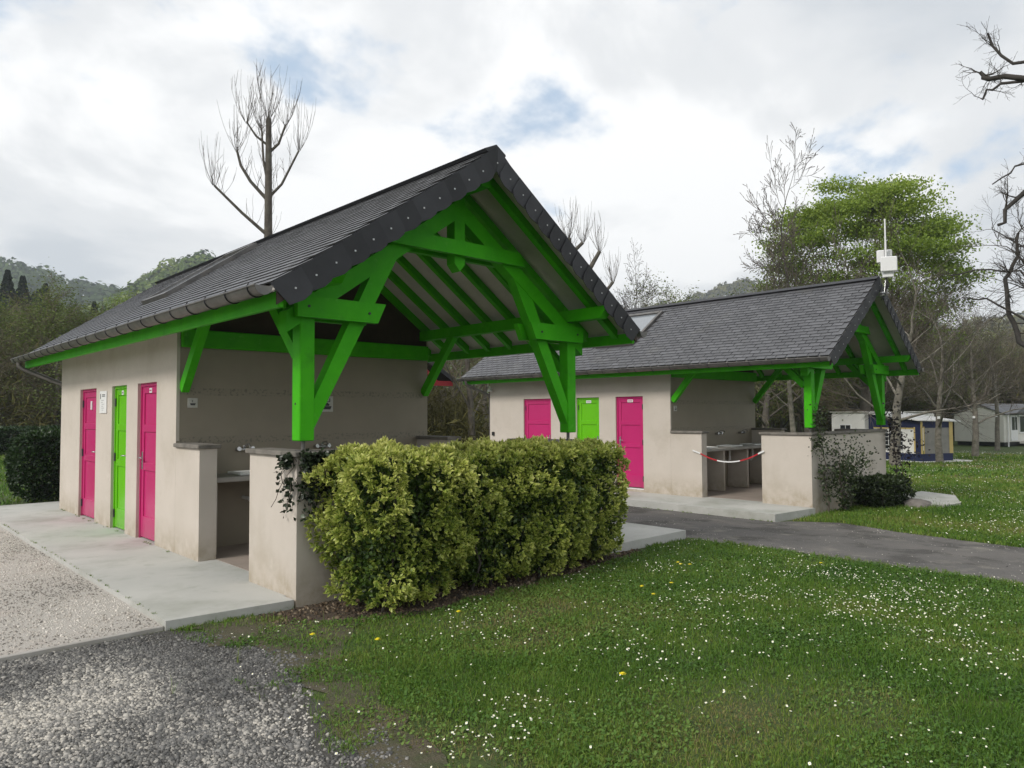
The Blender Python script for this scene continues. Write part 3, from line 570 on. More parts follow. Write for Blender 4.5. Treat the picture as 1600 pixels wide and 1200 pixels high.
        # plate along the eaves and braces in its plane
        mb = MB(); px0 = fx(.01); px1 = fx(.15); mb.prism([(-.60, 2.895), (-.52, 2.81), (Y3, 2.81), (Y3, 2.955), (-.60, 2.955)], 'x', min(px0, px1), max(px0, px1)); mb.build('wall_plate', M['green'], R)
        mb = MB(); mb.beam((fx(.08), .14, 2.22), (fx(.08), .74, 2.83), .09, .11, (0, -.7, .7)); mb.build('brace', M['green'], R)
        mb = MB(); mb.beam((fx(.08), Y3-.02, 1.98), (fx(.08), 2.36, 2.84), .09, .12, (0, .7, .7)); mb.build('brace', M['green'], R)
    mb = MB(); mb.prism([(.97, 3.385), (W-.97, 3.385), (W-1.06, 3.54), (1.06, 3.54)], 'y', y0-.07, y0+.003); mb.build('collar_beam', M['green'], R)
    mb = MB(); mb.prism([(.97, 3.385), (W-.97, 3.385), (W-1.06, 3.54), (1.06, 3.54)], 'y', y1-.003, y1+.07); mb.build('collar_beam', M['green'], R)
    c = W/2; mb = MB(); mb.prism([(c-.072, 3.30), (c, 3.22), (c+.072, 3.30), (c+.072, 4.12), (c-.072, 4.12)], 'y', y0+.006, y1-.006); mb.build('king_post', M['green'], R)
    mb = MB(); mb.box(c-.06, c+.06, -.45, Y3+.02, ZR-.36, ZR-.20); mb.build('ridge_beam', M['green'], R)
    # roof: boarded deck (white underside), common rafters, bargeboards, slates, verge slates, ridge, gutter, skylight
    mb = MB()
    for s in (0, 1):
        fx = (lambda x: x) if s == 0 else (lambda x: W-x)
        mb.prism([(fx(XE+.02), zt(XE+.02)-.075), (fx(W/2-.001), ZR-.075), (fx(W/2-.001), ZR-.03), (fx(XE+.02), zt(XE+.02)-.03)], 'y', YF+.02, YR-.02)
    roof = mb.build('roof', M['soffit'], R)
    for s in (0, 1):
        fx = (lambda x: x) if s == 0 else (lambda x: W-x)
        for k in range(21):
            y = -.32+k*.49; mb = MB(); e = XE+.11
            mb.prism([(fx(e), zt(e)-.19), (fx(W/2-.002), ZR-.19), (fx(W/2-.002), ZR-.077), (fx(e), zt(e)-.077)], 'y', y-.04, y+.04); mb.build('rafter', M['green'], roof)
        mb = MB(); mb.cbox(fx(XE+.05) if s == 0 else fx(XE+.10), fx(XE+.10) if s == 0 else fx(XE+.05), YF+.02, YR-.02, 2.535, 2.665, .005); mb.build('fascia', M['green'], R)
        mb = MB(); mb.prism([(fx(XE+.03), zt(XE+.03)-.19), (fx(W/2-.003), ZR-.19), (fx(W/2-.003), ZR-.08), (fx(XE+.03), zt(XE+.03)-.08)], 'y', YF-.002, YF+.018); mb.build('bargeboard', M['darkwood'], R)
    # verge slates
    L = math.hypot(W/2-XE, ZR-ZE); n = 13; st = L/n; ux, uz = (W/2-XE)/L, (ZR-ZE)/L
    for s in (0, 1):
        for k in range(n):
            h = .225; w = st*1.22; ang = .06 if True else 0
            pts = [(-.03, .012), (w, .012), (w, -h*.75), (w*.86, -h*.95), (w*.55, -h*1.03), (.02, -h*.94)]
            mb = MB(); y = YF-.006; P2 = []; YY = []
            for (u, v) in pts:
                u2 = u+k*st; v2 = v-(u/w)*.014; X = min(XE+ux*u2-uz*v2, W/2-.002); Z = ZE+uz*u2+ux*v2
                P2.append((X if s == 0 else W-X, Z)); YY.append(y-.018*max(u, 0)/w)
            nq = len(P2); vv = [(X, yy, Z) for (X, Z), yy in zip(P2, YY)]+[(X, yy-.006, Z) for (X, Z), yy in zip(P2, YY)]
            ff = [tuple(range(nq)), tuple(range(2*nq-1, nq-1, -1))]+[(q, nq+q, nq+(q+1) % nq, (q+1) % nq) for q in range(nq)]
            mb.add(vv, ff if s == 1 else [tuple(reversed(f)) for f in ff])
            u2 = k*st+st*.6; v2 = -.12; X = XE+ux*u2-uz*v2; Z = ZE+uz*u2+ux*v2; X = X if s == 0 else W-X
            if X*(1 if s == 0 else -1) < (W/2-.03)*(1 if s == 0 else -1): mb.cm = 1; mb.box(X-.007, X+.007, y-.024, y-.0155, Z-.007, Z+.007)
            mb.build('verge_slate', [M['slate_dark'], M['hook']], roof)
    # slates on the pitches
    r = np.random.default_rng(5 if second else 4); ex, sw = .118, .205; rows = int(L/ex); ncol = int((YR-YF)/sw)+1
    sky_u = (1.0, 2.55); sky_y = (4.33, 5.45); recs = []
    for s in (0, 1):
        for i in range(rows):
            for j in range(ncol):
                y = YF+.005+(j+.5*(i % 2))*sw+.1+r.normal(0, .003)
                if y > YR-.02: continue
                u = i*ex+r.normal(0, .003)
                if u+.25 > L+.03: u = L-.22
                if s == 0 and sky_u[0]-.12 < u+.05 < sky_u[1]+.02 and sky_y[0]-.08 < y < sky_y[1]+.08: continue
                X = XE+ux*u; Z = ZE+uz*u; recs.append((s, X if s == 0 else W-X, y, Z, r.normal(0, .012), r.normal(0, .006)))
    def mat_of(s, X, y, Z, a, b):
        up = Vector((ux if s == 0 else -ux, 0, uz)); al = Vector((0, -1 if s == 0 else 1, 0)); nn = al.cross(up)
        m = Matrix((al, up, nn)).transposed().to_4x4(); off = nn*.012
        return Matrix.Translation(Vector((X, y, Z))+off) @ m @ Matrix.Rotation(a, 4, 'Z') @ Matrix.Rotation(b-.035, 4, 'X')
    # the 300 that show largest are their own objects
    cl = np.array(CAM)-np.array(loc); P = np.array([(q[1], q[2], q[3]) for q in recs]); nrm = np.array([(-uz, 0, ux) if q[0] == 0 else (uz, 0, ux) for q in recs])
    v = cl-P; d = np.linalg.norm(v, axis=1); show = (v*nrm).sum(1)/d**3; idx = set(np.argsort(-show)[:300].tolist())
    vs = np.array([q.co[:] for q in slate_me.vertices]); fs = [tuple(q.vertices) for q in slate_me.polygons]; Vall = []; Fall = []
    for i, q in enumerate(recs):
        m = mat_of(*q)
        if i in idx: o_ = bpy.data.objects.new('slate', slate_me); COL.objects.link(o_); o_.parent = roof; o_.matrix_local = m
        else:
            A = np.array(m); b0 = len(Vall)*len(vs); Vall.append(vs @ A[:3, :3].T+A[:3, 3]); Fall += [tuple(k+b0 for k in f) for f in fs]
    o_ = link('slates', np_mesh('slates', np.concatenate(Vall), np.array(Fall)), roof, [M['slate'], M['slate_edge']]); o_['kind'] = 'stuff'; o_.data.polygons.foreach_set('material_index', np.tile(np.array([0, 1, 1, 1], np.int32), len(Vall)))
    mb = MB(); mb.prism([(W/2-.13, ZR-.055), (W/2+.13, ZR-.055), (W/2+.13, ZR-.035), (W/2+.0, ZR+.045), (W/2-.16, ZR-.03)], 'y', YF-.02, YR+.01); mb.build('ridge_cap', M['slate_dark'], roof)
    # gutters
    for s in (0, 1):
        gx = XE-.09 if s == 0 else W-XE+.09; mb = MB(); n = 8; rr = .074; zc_ = 2.69
        for rad, flip in ((rr, 0), (rr-.004, 1)):
            ring = [(gx-rad*math.cos(math.pi*k/n), zc_-rad*math.sin(math.pi*k/n)) for k in range(n+1)]
            vs_ = [(x, y, z) for y in (YF-.02, YR+.02) for x, z in ring]; fs_ = [(k, k+1, n+2+k, n+1+k) for k in range(n)]
            mb.add(vs_, [tuple(reversed(f)) for f in fs_] if flip else fs_, True)
        for x in (gx-rr, gx+rr): mb.tube([(x, YF-.02, zc_), (x, YR+.02, zc_)], .009, 6)
        for y in (YF-.02, YR+.02): mb.prism([(gx-rr*math.cos(math.pi*k/n), zc_-rr*math.sin(math.pi*k/n)) for k in range(n+1)], 'y', y-.003, y+.003)
        g = mb.build('gutter', M['zinc'], R)
        for k in range(23):
            y = YF+.12+k*.45
            if y > YR: break
            mb = MB(); ring = [(gx-(rr+.005)*math.cos(math.pi*q/n), zc_-(rr+.005)*math.sin(math.pi*q/n)) for q in range(n+1)]
            mb.tube([(gx-rr+.01, y, zc_+.035)]+[(x, y, z) for x, z in ring]+[(gx+rr+.01, y, zc_+.02)], .0055, 5); mb.build('gutter_bracket', M['slate_dark'], g)
        dxs = 1 if s == 0 else -1
        mb = MB(); wx = 0 if s == 0 else W
        mb.tube([(gx, 9.35, zc_-.05), (gx, 9.35, zc_-.13), (gx+dxs*.08, 9.34, zc_-.19), (wx-dxs*.12, 9.14, 2.30), (wx+dxs*.02, 9.10, 2.24), (wx+dxs*.06, 9.09, 2.14), (wx+dxs*.06, 9.09, -.1)], .04, 10); mb.build('downpipe', M['zinc'], R)
    # skylight on the left pitch
    a0, a1 = sky_u; y0, y1 = sky_y
    def fr(u0, u1, ya, yb, h0, h1):
        mb = MB(); c8 = []
        for h in (h0, h1):
            for (u, y) in ((u0, ya), (u1, ya), (u1, yb), (u0, yb)): c8.append((XE+ux*u-uz*h, y, ZE+uz*u+ux*h))
        mb.add(c8, [(0,1,2,3),(7,6,5,4),(0,4,5,1),(1,5,6,2),(2,6,7,3),(3,7,4,0)]); return mb
    f = fr(a0, a1, y0, y0+.07, -.03, .075)
    for q in (fr(a0, a1, y1-.07, y1, -.03, .075), fr(a0, a0+.09, y0+.07, y1-.07, -.03, .07), fr(a1-.09, a1, y0+.07, y1-.07, -.03, .085)): f.add(q.v, q.f)
    sk = f.build('skylight', M['zinc'], R); fr(a0+.09, a1-.09, y0+.07, y1-.07, .03, .045).build('pane', M['glass'], sk)
    return R
M['glass'] = pm('skylight_glass', (.20, .22, .24), rough=.04, spec=1.0)
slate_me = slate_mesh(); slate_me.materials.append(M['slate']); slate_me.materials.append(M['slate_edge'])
build_block('washblock', (0, 0, 0), 0, 'beige washblock with green timber porch behind the clipped yellow-green shrubs, a notice between its doors', False)
build_block('washblock', (10.4076, -.0407, -.055), .0061, 'beige washblock with green timber porch across the asphalt, white antenna boxes on its ridge', True)
#PART2
# ------------------------------------------------------------------ shrubs along the porch wall
def shrub(name, label, group, x0, x1, y0, y1, z1, leaf, mat, n_ros, per, seed, clump=.16, ln=.045, base_in=.25, tilt=0., edge=True, ground=None, cat='shrub', fill=.5, top_bias=.3, notch=None, cscale=3.2):
    r = np.random.default_rng(seed); cx, cy_ = (x0+x1)/2, (y0+y1)/2; g0 = float(gz(cx)) if ground is None else ground
    R = empty(name, (cx, cy_, g0)); tag(R, label, cat, group); hx, hy, H = (x1-x0)/2, (y1-y0)/2, z1-g0
    areas = np.array([2*hy*H, 2*hy*H, 2*hx*H, 2*hx*H, 4*hx*hy*1.25]); f = r.choice(5, n_ros, p=areas/areas.sum())
    a, b = r.uniform(-1, 1, n_ros), r.uniform(0, 1, n_ros)
    N = np.array([(-1, 0, 0), (1, 0, 0), (0, -1, 0), (0, 1, 0), (0, 0, 1.)])[f]
    P = np.zeros((n_ros, 3)); P[:, 0] = np.where(f == 0, -1, np.where(f == 1, 1, a)); P[:, 1] = np.where(f == 2, -1, np.where(f == 3, 1, np.where(f < 2, a, b*2-1))); P[:, 2] = np.where(f == 4, 1, b)
    # round the box a little, pull the foot in
    q = P.copy(); q[:, 2] = P[:, 2]*2-1; m = np.linalg.norm(np.abs(q)**5, axis=1)**.2; m = (np.abs(q)**7).sum(1)**(1/7.); q = q/m[:, None]
    foot = 1-base_in*np.clip((.45-P[:, 2])/.45, 0, 1)**1.5
    S = np.stack([q[:, 0]*hx*foot, q[:, 1]*hy*foot, (q[:, 2]+1)/2*H], 1)
    world = S+np.array([cx, cy_, 0])
    c = fbm(world, cscale, seed, 3); depth = clump*(c-.5)*2.4*np.where(f == 4, .35, 1)*np.where((f != 4) & (P[:, 2] > .88), .6, 1); depth = np.where(depth < -.09, depth*1.9, depth)
    Nn = N+r.normal(0, .25, (n_ros, 3))+np.array([0, 0, top_bias]); Nn /= np.linalg.norm(Nn, axis=1, keepdims=True)
    S = S+N*depth[:, None]-N*np.abs(r.normal(0, .05, (n_ros, 1)))
    S[:, 2] = np.maximum(S[:, 2], .03); keep = ~((depth < -.16) & (r.random(n_ros) < .6)) & ~((P[:, 2] < .1) & (r.random(n_ros) < .55))
    if notch is not None: keep &= ~((np.abs(S[:, 0]+cx-notch) < .07) & (r.random(n_ros) < .75))
    S, Nn, depth, c = S[keep], Nn[keep], depth[keep], c[keep]; hrel = S[:, 2]/H
    C_, D = rosettes(S, Nn, per, .62, seed+1); n = len(C_)
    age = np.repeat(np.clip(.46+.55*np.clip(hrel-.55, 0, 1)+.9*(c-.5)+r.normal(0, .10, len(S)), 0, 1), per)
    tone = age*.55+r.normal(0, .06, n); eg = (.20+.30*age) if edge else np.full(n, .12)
    me = leaf_mesh('foliage', C_+D*.01, D, ln*r.uniform(.5, 1.35, n), ln*.24*r.uniform(.7, 1.3, n), tone, eg, seed+2)
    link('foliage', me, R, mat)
    # inner leaves
    k = int(n*fill); I = np.stack([r.uniform(-1, 1, k)*hx*.86, r.uniform(-1, 1, k)*hy*.80, r.uniform(.06, .93, k)*H], 1); I[:, :2] *= (1-base_in*np.clip((.45-I[:, 2]/H)/.45, 0, 1))[:, None]
    if notch is not None: I = I[np.abs(I[:, 0]+cx-notch) > .06]; k = len(I)
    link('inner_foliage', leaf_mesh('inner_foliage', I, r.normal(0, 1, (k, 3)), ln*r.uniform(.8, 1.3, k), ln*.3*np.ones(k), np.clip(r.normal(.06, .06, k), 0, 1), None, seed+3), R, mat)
    mb = MB()
    for i in range(int(14*max(hx, .5))):
        bx, by = r.uniform(-.7, .7)*hx, r.uniform(-.6, .6)*hy; p = Vector((bx, by, -.02)); pts = [p]
        for j in range(4): p = p+Vector((r.normal(0, .06), r.normal(0, .05), H*.22)); pts.append(p)
        mb.tube(pts, [.014, .012, .010, .007, .004], 5, False)
    mb.build('stems', M['twigdark'], R); return R
GH = 'variegated shrubs clipped along the porch wall'
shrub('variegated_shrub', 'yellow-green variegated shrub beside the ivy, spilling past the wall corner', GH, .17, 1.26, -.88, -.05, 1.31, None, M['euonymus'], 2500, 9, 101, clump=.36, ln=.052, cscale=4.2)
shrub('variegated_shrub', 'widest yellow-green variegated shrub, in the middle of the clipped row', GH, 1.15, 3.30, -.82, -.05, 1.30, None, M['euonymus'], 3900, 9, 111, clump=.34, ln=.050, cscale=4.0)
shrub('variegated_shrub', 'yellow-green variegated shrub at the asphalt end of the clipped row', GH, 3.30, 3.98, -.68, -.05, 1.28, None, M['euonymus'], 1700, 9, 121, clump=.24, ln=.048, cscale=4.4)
shrub('laurel_hedge', 'dark glossy laurel hedge behind the beige washblock at its notice end', 'dark laurel hedges', -.38, 3.0, 10.75, 11.9, 1.30, None, M['laurel'], 2600, 7, 131, ln=.085, edge=False, base_in=.1, cat='hedge', clump=.10)
shrub('laurel_hedge', 'dark laurel hedge closing the gap between the two washblocks', 'dark laurel hedges', 4.6, 10.2, 12.6, 13.5, 1.28, None, M['laurel'], 2600, 6, 141, ln=.10, edge=False, base_in=.1, cat='hedge', clump=.12)
shrub('laurel_hedge', 'long low dark hedge at the far side of the lawn below the wooded slope', 'dark laurel hedges', -9, 12, 33, 34.4, 1.05, None, M['laurel'], 3200, 6, 151, ln=.19, edge=False, base_in=.1, cat='hedge', clump=.15, ground=-.1)
shrub('evergreen_shrub', 'low dark evergreen shrub at the foot of the washblock wall beside the rose', None, 12.0, 13.35, -.85, -.12, .30, None, M['rose'], 620, 7, 161, ln=.07, edge=False, base_in=.2, clump=.16, cscale=2.2)
# ivy on the wall corner
def ivy():
    r = np.random.default_rng(171); R = empty('ivy', (.1, -.02, .7)); tag(R, 'dark ivy hanging over the corner of the low porch wall', 'ivy')
    n = 1500; P = np.zeros((n, 3)); N = np.zeros((n, 3)); front = r.random(n) < .72
    x = np.abs(r.normal(0, .28, n)); z = 1.33-np.abs(r.normal(0, .24, n))*(.5+.9*np.exp(-((x-.12)/.22)**2)); P[:, 0] = np.where(front, x+.0, -.02-np.abs(r.normal(0, .025, n))); P[:, 1] = np.where(front, -.03-np.abs(r.normal(0, .035, n)), np.abs(r.normal(0, .11, n)))
    P[:, 2] = np.where(front, z, 1.30-np.abs(r.normal(0, .20, n))); keep = (P[:, 2] > .68) & (P[:, 0] < .75) & (fbm(P, 7, 3) > .38)
    P = P[keep]; front = front[keep]; n = len(P); N = np.where(front[:, None], [[.0, -1, -.4]], [[-1, 0, -.5]])+r.normal(0, .55, (n, 3))
    P = P-np.array([.1, -.02, .7]); me = leaf_mesh('foliage', P, N, r.uniform(.035, .06, n), r.uniform(.014, .024, n), np.clip(r.normal(.3, .25, n), 0, 1), None, 172); link('foliage', me, R, M['ivy'])
    mb = MB()
    for i in range(10):
        p = Vector((r.uniform(0, .5), -.02, 1.30)) if i < 6 else Vector((-.015, r.uniform(.0, .16), 1.26)); pts = [p]
        for j in range(6): p = p+Vector((r.normal(0, .035), -abs(r.normal(0, .006)) if i < 6 else r.normal(.01, .03), -.075)); pts.append(p)
        mb.tube([q-Vector((.1, -.02, .7)) for q in pts], .004, 4, False)
    mb.build('stems', M['twig'], R)
ivy()
# climbing rose and red-leaved climber on the second block
def climber(name, label, base, strands, mat, nleaf, seed, ln=.06, rad=.10):
    r = np.random.default_rng(seed); R = empty(name, base); tag(R, label, 'shrub'); mb = MB(); C_ = []
    for st in strands:
        pts = [Vector(p)-Vector(base) for p in st]; fine = []
        for a, b in zip(pts, pts[1:]):
            k = max(2, int((b-a).length/.12))
            for j in range(k): fine.append(a.lerp(b, j/k)+Vector(r.normal(0, .02, 3)))
        fine.append(pts[-1]); mb.tube(fine, [.013*(1-.75*i/len(fine)) for i in range(len(fine))], 5, False)
        F = np.array([f[:] for f in fine]); t = np.linspace(0, 1, len(F)); C_.append((F, t))
    mb.build('stems', M['twig'], R); P = []
    for F, t in C_:
        k = nleaf//len(C_); i = np.minimum((r.random(k)**.55*len(F)).astype(int), len(F)-1); P.append(F[i]+r.normal(0, rad, (k, 3))*(.25+t[i])[:, None])
    P = np.concatenate(P); k = len(P); P = P[fbm(P, 5, seed) > .40]; k = len(P); P[:, 1] = np.minimum(P[:, 1], -.01-base[1]-.06)
    link('foliage', leaf_mesh('foliage', P, r.normal(0, 1, (k, 3))+np.array([0, -.3, .3]), ln*r.uniform(.7, 1.3, k), ln*.38*np.ones(k), np.clip(r.normal(.4, .25, k), 0, 1), None, seed+1), R, mat); return R
bx = 10.41
rs = np.random.default_rng(5)
strands = [[(11.25, -.32, -.27), (11.0+rs.normal(0, .1), -.35, .25), (x, -.33+rs.normal(0, .06), z)] for x, z in [(10.75, .75), (10.95, .95), (11.15, .85), (11.4, .95), (11.6, .75), (11.8, .6), (11.3, .65), (10.9, .55), (11.9, .8)]]
climber('rose_bush', 'bare-stemmed rose bush with dark leaves against the washblock wall', (11.25, -.32, -.27), strands, M['rose'], 2300, 181, .055, .13)
climber('climbing_rose', 'thin climbing rose growing up to the green porch post over the wall corner', (10.72, -.2, -.27), [[(10.72, -.2, -.27), (10.7, -.16, .7), (10.62, -.12, 1.25), (10.5, -.1, 1.62)], [(10.72, -.2, -.27), (10.66, -.14, .9), (10.35, -.18, 1.15)]], M['rose'], 900, 185, .05, .09)
climber('red_leaved_climber', 'dark red-leaved climber on the far corner of the washblock wall', (14.35, -.2, -.28), [[(14.35, -.2, -.28), (14.3, -.2, .8), (14.2, -.12, 1.75)], [(14.35, -.2, -.28), (14.5, -.25, .6), (14.9, -.35, .95)], [(14.3, -.2, .6), (14.2, -.14, 1.5), (14.45, -.2, 1.5)]], M['redleaf'], 560, 191, .07, .13)

# ------------------------------------------------------------------ small things about the blocks
# red and white chain across the opening of the second block
mb = MB(); n = 24; A = Vector((10.405-.03, 2.33, .80)); B = Vector((10.405-.03, 1.02, .84))
T = empty('barrier_tape', (A.x, 1.7, .6)); tag(T, 'red and white barrier tape sagging across the opening of the washblock porch', 'tape')
for k, (a, b, m) in enumerate([(0, .30, 'tapered'), (.30, .70, 'white'), (.70, 1, 'tapered')]):
    mb = MB(); pts = []
    for i in range(9):
        t = a+(b-a)*i/8; p = A.lerp(B, t); p.z -= .17*4*t*(1-t); pts.append(p-Vector((A.x, 1.7, .6)))
    for p, q in zip(pts, pts[1:]): mb.beam(p, q, .008, .024)
    mb.build('red_stripe' if m == 'tapered' else 'white_stripe', M[m], T)
for p, d in ((A, .18), (B, -.13)): mb = MB(); q = p-Vector((A.x, 1.7, .6)); mb.beam(q, q+Vector((-.01, d, .06)), .01, .03); mb.build('tape_end', M['white'], T)
# antenna set on the ridge of the second block
AX, AY, AZ = 10.41+1.95, -.04-.72, 4.02
T = empty('antenna_mast', (AX, AY, AZ)); tag(T, 'white antenna boxes and whip aerial on a bracket at the washblock gable', 'antenna')
mb = MB(); mb.tube([(0, 0, -.02), (0, 0, .95)], .022, 10); mb.build('mast', M['zinc'], T)
mb = MB(); mb.beam((-.22, .02, .02), (.14, .02, .05), .04, .025); mb.tube([(0, 0, .0), (0, .25, -.02)], .018, 8); mb.tube([(-.1, 0, .03), (0, .0, .36)], .008, 6); mb.build('bracket', M['steel'], T)
def panel(px, py, pz, w, h, d, rz, nm):
    mb = MB(); mb.cbox(-w/2, w/2, -d/2, d/2, -h/2, h/2, .015); o_ = mb.build(nm, M['white'], T, (px, py, pz)); o_.rotation_euler[2] = rz
panel(-.10, -.10, .59, .30, .30, .05, math.radians(-62), 'antenna_panel'); panel(.12, .06, .80, .28, .26, .06, math.radians(-66), 'antenna_panel'); panel(-.02, -.05, .40, .20, .14, .10, math.radians(-62), 'radio_box')
mb = MB(); mb.tube([(-.06, -.03, .75), (-.06, -.03, .95), (-.06, -.03, 1.52)], [.022, .018, .014], 8); mb.build('whip_aerial', M['white'], T)
mb = MB(); mb.tube([(-.03, -.02, .96), (-.03, -.02, 1.02)], .03, 8); mb.build('lightning_arrestor', M['zinc'], T)
for k in range(5): mb = MB(); a = -.10+k*.04; mb.tube([(a, -.06+.02*k, .34), (a+.01, -.05, .22), (a*.6, -.02, .12), (.02, .02, .06), (.05, .12, -.1)], .006, 5, False); mb.build('cable', M['rope'], T)
# porch lamps
for (lx, ly, lz, lab) in ((.24, .30, 2.46, 'small white lamp fixed high beside the green post of the porch behind the shrubs'), (10.41+1.1, -.14, 3.45, 'small floodlight fixed under the gable of the washblock with antennas')):
    T = empty('porch_lamp', (lx, ly, lz)); tag(T, lab, 'lamp'); mb = MB(); mb.tube([(0, 0, .08), (0, 0, .02), (0, 0, -.1)], [.03, .045, .045], 10); mb.build('lamp_body', M['white'], T); mb = MB(); mb.tube([(0, 0, .08), (-.02, 0, .3)], .008, 6); mb.build('lamp_arm', M['zinc'], T)
# concrete cover and rock by the second block
mb = MB(); mb.prism([(13.0, -.75), (13.2, -1.5), (13.75, -1.6), (15.2, -1.1), (15.6, -.3), (14.2, -.15)], 'z', -.42, -.20); tag(mb.build('concrete_cover', M['slab']), 'flat pale concrete cover lying in the grass past the washblock', 'slab')
def rock(name, label, c, s, seed):
    bm = bmesh.new(); bmesh.ops.create_icosphere(bm, subdivisions=2, radius=1); r = np.random.default_rng(seed)
    for v in bm.verts: k = 1+.35*(float(vnoise(np.array([v.co[:]])*1.6+seed, 1, seed)[0])-.5); v.co = Vector((v.co.x*s[0]*k, v.co.y*s[1]*k, v.co.z*s[2]*k))
    me = bpy.data.meshes.new(name); bm.to_mesh(me); bm.free(); tag(link(name, me, None, M['rock'], c), label, 'rock')
rock('rock', 'grey rock half buried beside the concrete cover', (13.1, -1.0, -.27), (.38, .28, .16), 3)
# dandelions
dnd = [(.5, -.80), (.72, -1.43), (3.02, -1.94), (2.51, -1.96), (2.47, -2.12), (3.84, -1.47), (.56, -3.25), (5.08, -2.53), (-.2, -1.64), (3.7, -1.6), (3.95, -1.55), (-.45, -1.15)]
hd = MB(); r_ = random.Random(3)
for k in range(14):
    a = k*6.283/14; q = .022*(1 if k % 2 else .8); hd.add([(0, 0, .004), (math.cos(a-.2)*q, math.sin(a-.2)*q, .006), (math.cos(a+.2)*q, math.sin(a+.2)*q, .004)], [(0, 1, 2)])
    q *= .55; hd.add([(0, 0, .006), (math.cos(a+.1)*q, math.sin(a+.1)*q, .012), (math.cos(a+.5)*q, math.sin(a+.5)*q, .011)], [(0, 1, 2)])
hd = hd.mesh('flower_head'); hd.materials.append(M['yellow'])
sm = MB().tube([(0, 0, 0), (.006, .002, .05), (.0, .0, .12)], [.0028, .0025, .002], 5).mesh('stem'); sm.materials.append(M['stemgreen'])
for i, (x, y) in enumerate(dnd):
    T = empty('dandelion', (x, y, float(gz(x))), r_.uniform(0, 6)); tag(T, 'yellow dandelion flower standing above the daisies in the lawn', 'flower', 'dandelions in the lawn'); T.scale = (1.1, 1.1, r_.uniform(.6, 1.1))
    link('stem', sm, T); link('flower_head', hd, T, None, (0, 0, .12))

# ------------------------------------------------------------------ trees
def frame(d):
    d = Vector(d).normalized(); a = d.cross(Vector((0, 0, 1)) if abs(d.z) < .95 else Vector((1, 0, 0))).normalized(); return d, a, d.cross(a)
class Tree:
    def __init__(s, seed): s.r = random.Random(seed); s.trunk = MB(); s.twig = MB(); s.tips = []
    def limb(s, p, d, L, r0, r1, seg, sides, wander, trop, mb):
        p = Vector(p); d = Vector(d).normalized(); pts = [p.copy()]; dirs = [d.copy()]
        for i in range(seg):
            d = (d+Vector((s.r.gauss(0, wander), s.r.gauss(0, wander), s.r.gauss(0, wander)+trop))).normalized(); p = p+d*(L/seg); pts.append(p.copy()); dirs.append(d.copy())
        mb.tube(pts, [r0+(r1-r0)*i/seg for i in range(seg+1)], sides, False); return pts, dirs
    def grow(s, p, d, L, r0, lv, P):
        q = P[lv]; last = lv == len(P)-1; mb = s.trunk if lv < P[0].get('bark', 2) else s.twig
        pts, dirs = s.limb(p, d, L, r0, max(r0*q.get('taper', .45), q.get('rmin', .004)), q['seg'], q['sides'], q['wander'], q['trop'], mb)
        if last: s.tips.append((pts[-1], dirs[-1])); s.tips.append((pts[len(pts)//2], dirs[-1])); return
        n = q['n']; t0 = q.get('start', .3)
        for i in range(n):
            t = t0+(1-t0)*(i+s.r.random())/n; k = min(int(t*q['seg']), q['seg']-1); f = t*q['seg']-k; pp = pts[k].lerp(pts[k+1], f); dd, a, b = frame(dirs[k])
            ph = s.r.uniform(0, 6.283) if lv else i*2.4+s.r.uniform(-.4, .4); an = q['ang']*s.r.uniform(.7, 1.3); nd = dd*math.cos(an)+(a*math.cos(ph)+b*math.sin(ph))*math.sin(an)
            rl = r0*(1-(1-q.get('taper', .45))*t)
            s.grow(pp, nd, L*q['ratio']*s.r.uniform(.7, 1.15)*(1.25-.55*t), rl*q.get('rr', .55), lv+1, P)
        s.grow(pts[-1], dirs[-1], L*q['ratio']*.9, r0*q.get('taper', .45)*.9, lv+1, P)
def tree_meshes(seed, P, H, r0, lean=(0, 0, 1), leaf=None):
    t = Tree(seed); t.grow((0, 0, -.1), lean, H, r0, 0, P); out = {'trunk': t.trunk.mesh('trunk'), 'crown': t.twig.mesh('crown')}
    if leaf:
        k, size, spread = leaf; r = np.random.default_rng(seed); tp = np.array([p[:] for p, d in t.tips]); C_ = tp[r.integers(0, len(tp), k)]+r.normal(0, spread, (k, 3))
        zz = (C_[:, 2]-C_[:, 2].min())/np.ptp(C_[:, 2]); cen = C_.mean(0); rad = np.linalg.norm((C_-cen)/np.array([1, 1, .8]), axis=1); rad /= rad.max()
        tone = np.clip(.1+.45*fbm(C_, .5, seed)+.3*(zz-.4)+r.normal(0, .12, k), 0, 1)
        out['leaves'] = leaf_mesh('leaves', C_, r.normal(0, 1, (k, 3)), size*r.uniform(.6, 1.3, k), size*.38*np.ones(k), tone, None, seed+1)
    return out
PB = [dict(n=9, seg=9, sides=8, wander=.05, trop=.02, ang=.75, ratio=.52, start=.28, taper=.25, rr=.42, bark=2),
      dict(n=6, seg=6, sides=5, wander=.13, trop=.06, ang=.7, ratio=.52, start=.2, taper=.3, rr=.55),
      dict(n=5, seg=4, sides=3, wander=.16, trop=.05, ang=.65, ratio=.55, start=.15, taper=.4, rr=.6, rmin=.007),
      dict(n=5, seg=3, sides=3, wander=.18, trop=.04, ang=.6, ratio=.6, start=.1, taper=.5, rr=.7, rmin=.007),
      dict(n=0, seg=2, sides=3, wander=.2, trop=.03, ang=.5, ratio=.6, taper=.6, rmin=.005)]
PT = [dict(PB[0], n=7, ang=.6, start=.35, ratio=.42)]+PB[1:4]+[PB[4]]
PL = [dict(PB[0], n=8, ang=.95, start=.22, ratio=.62)]+PB[1:]
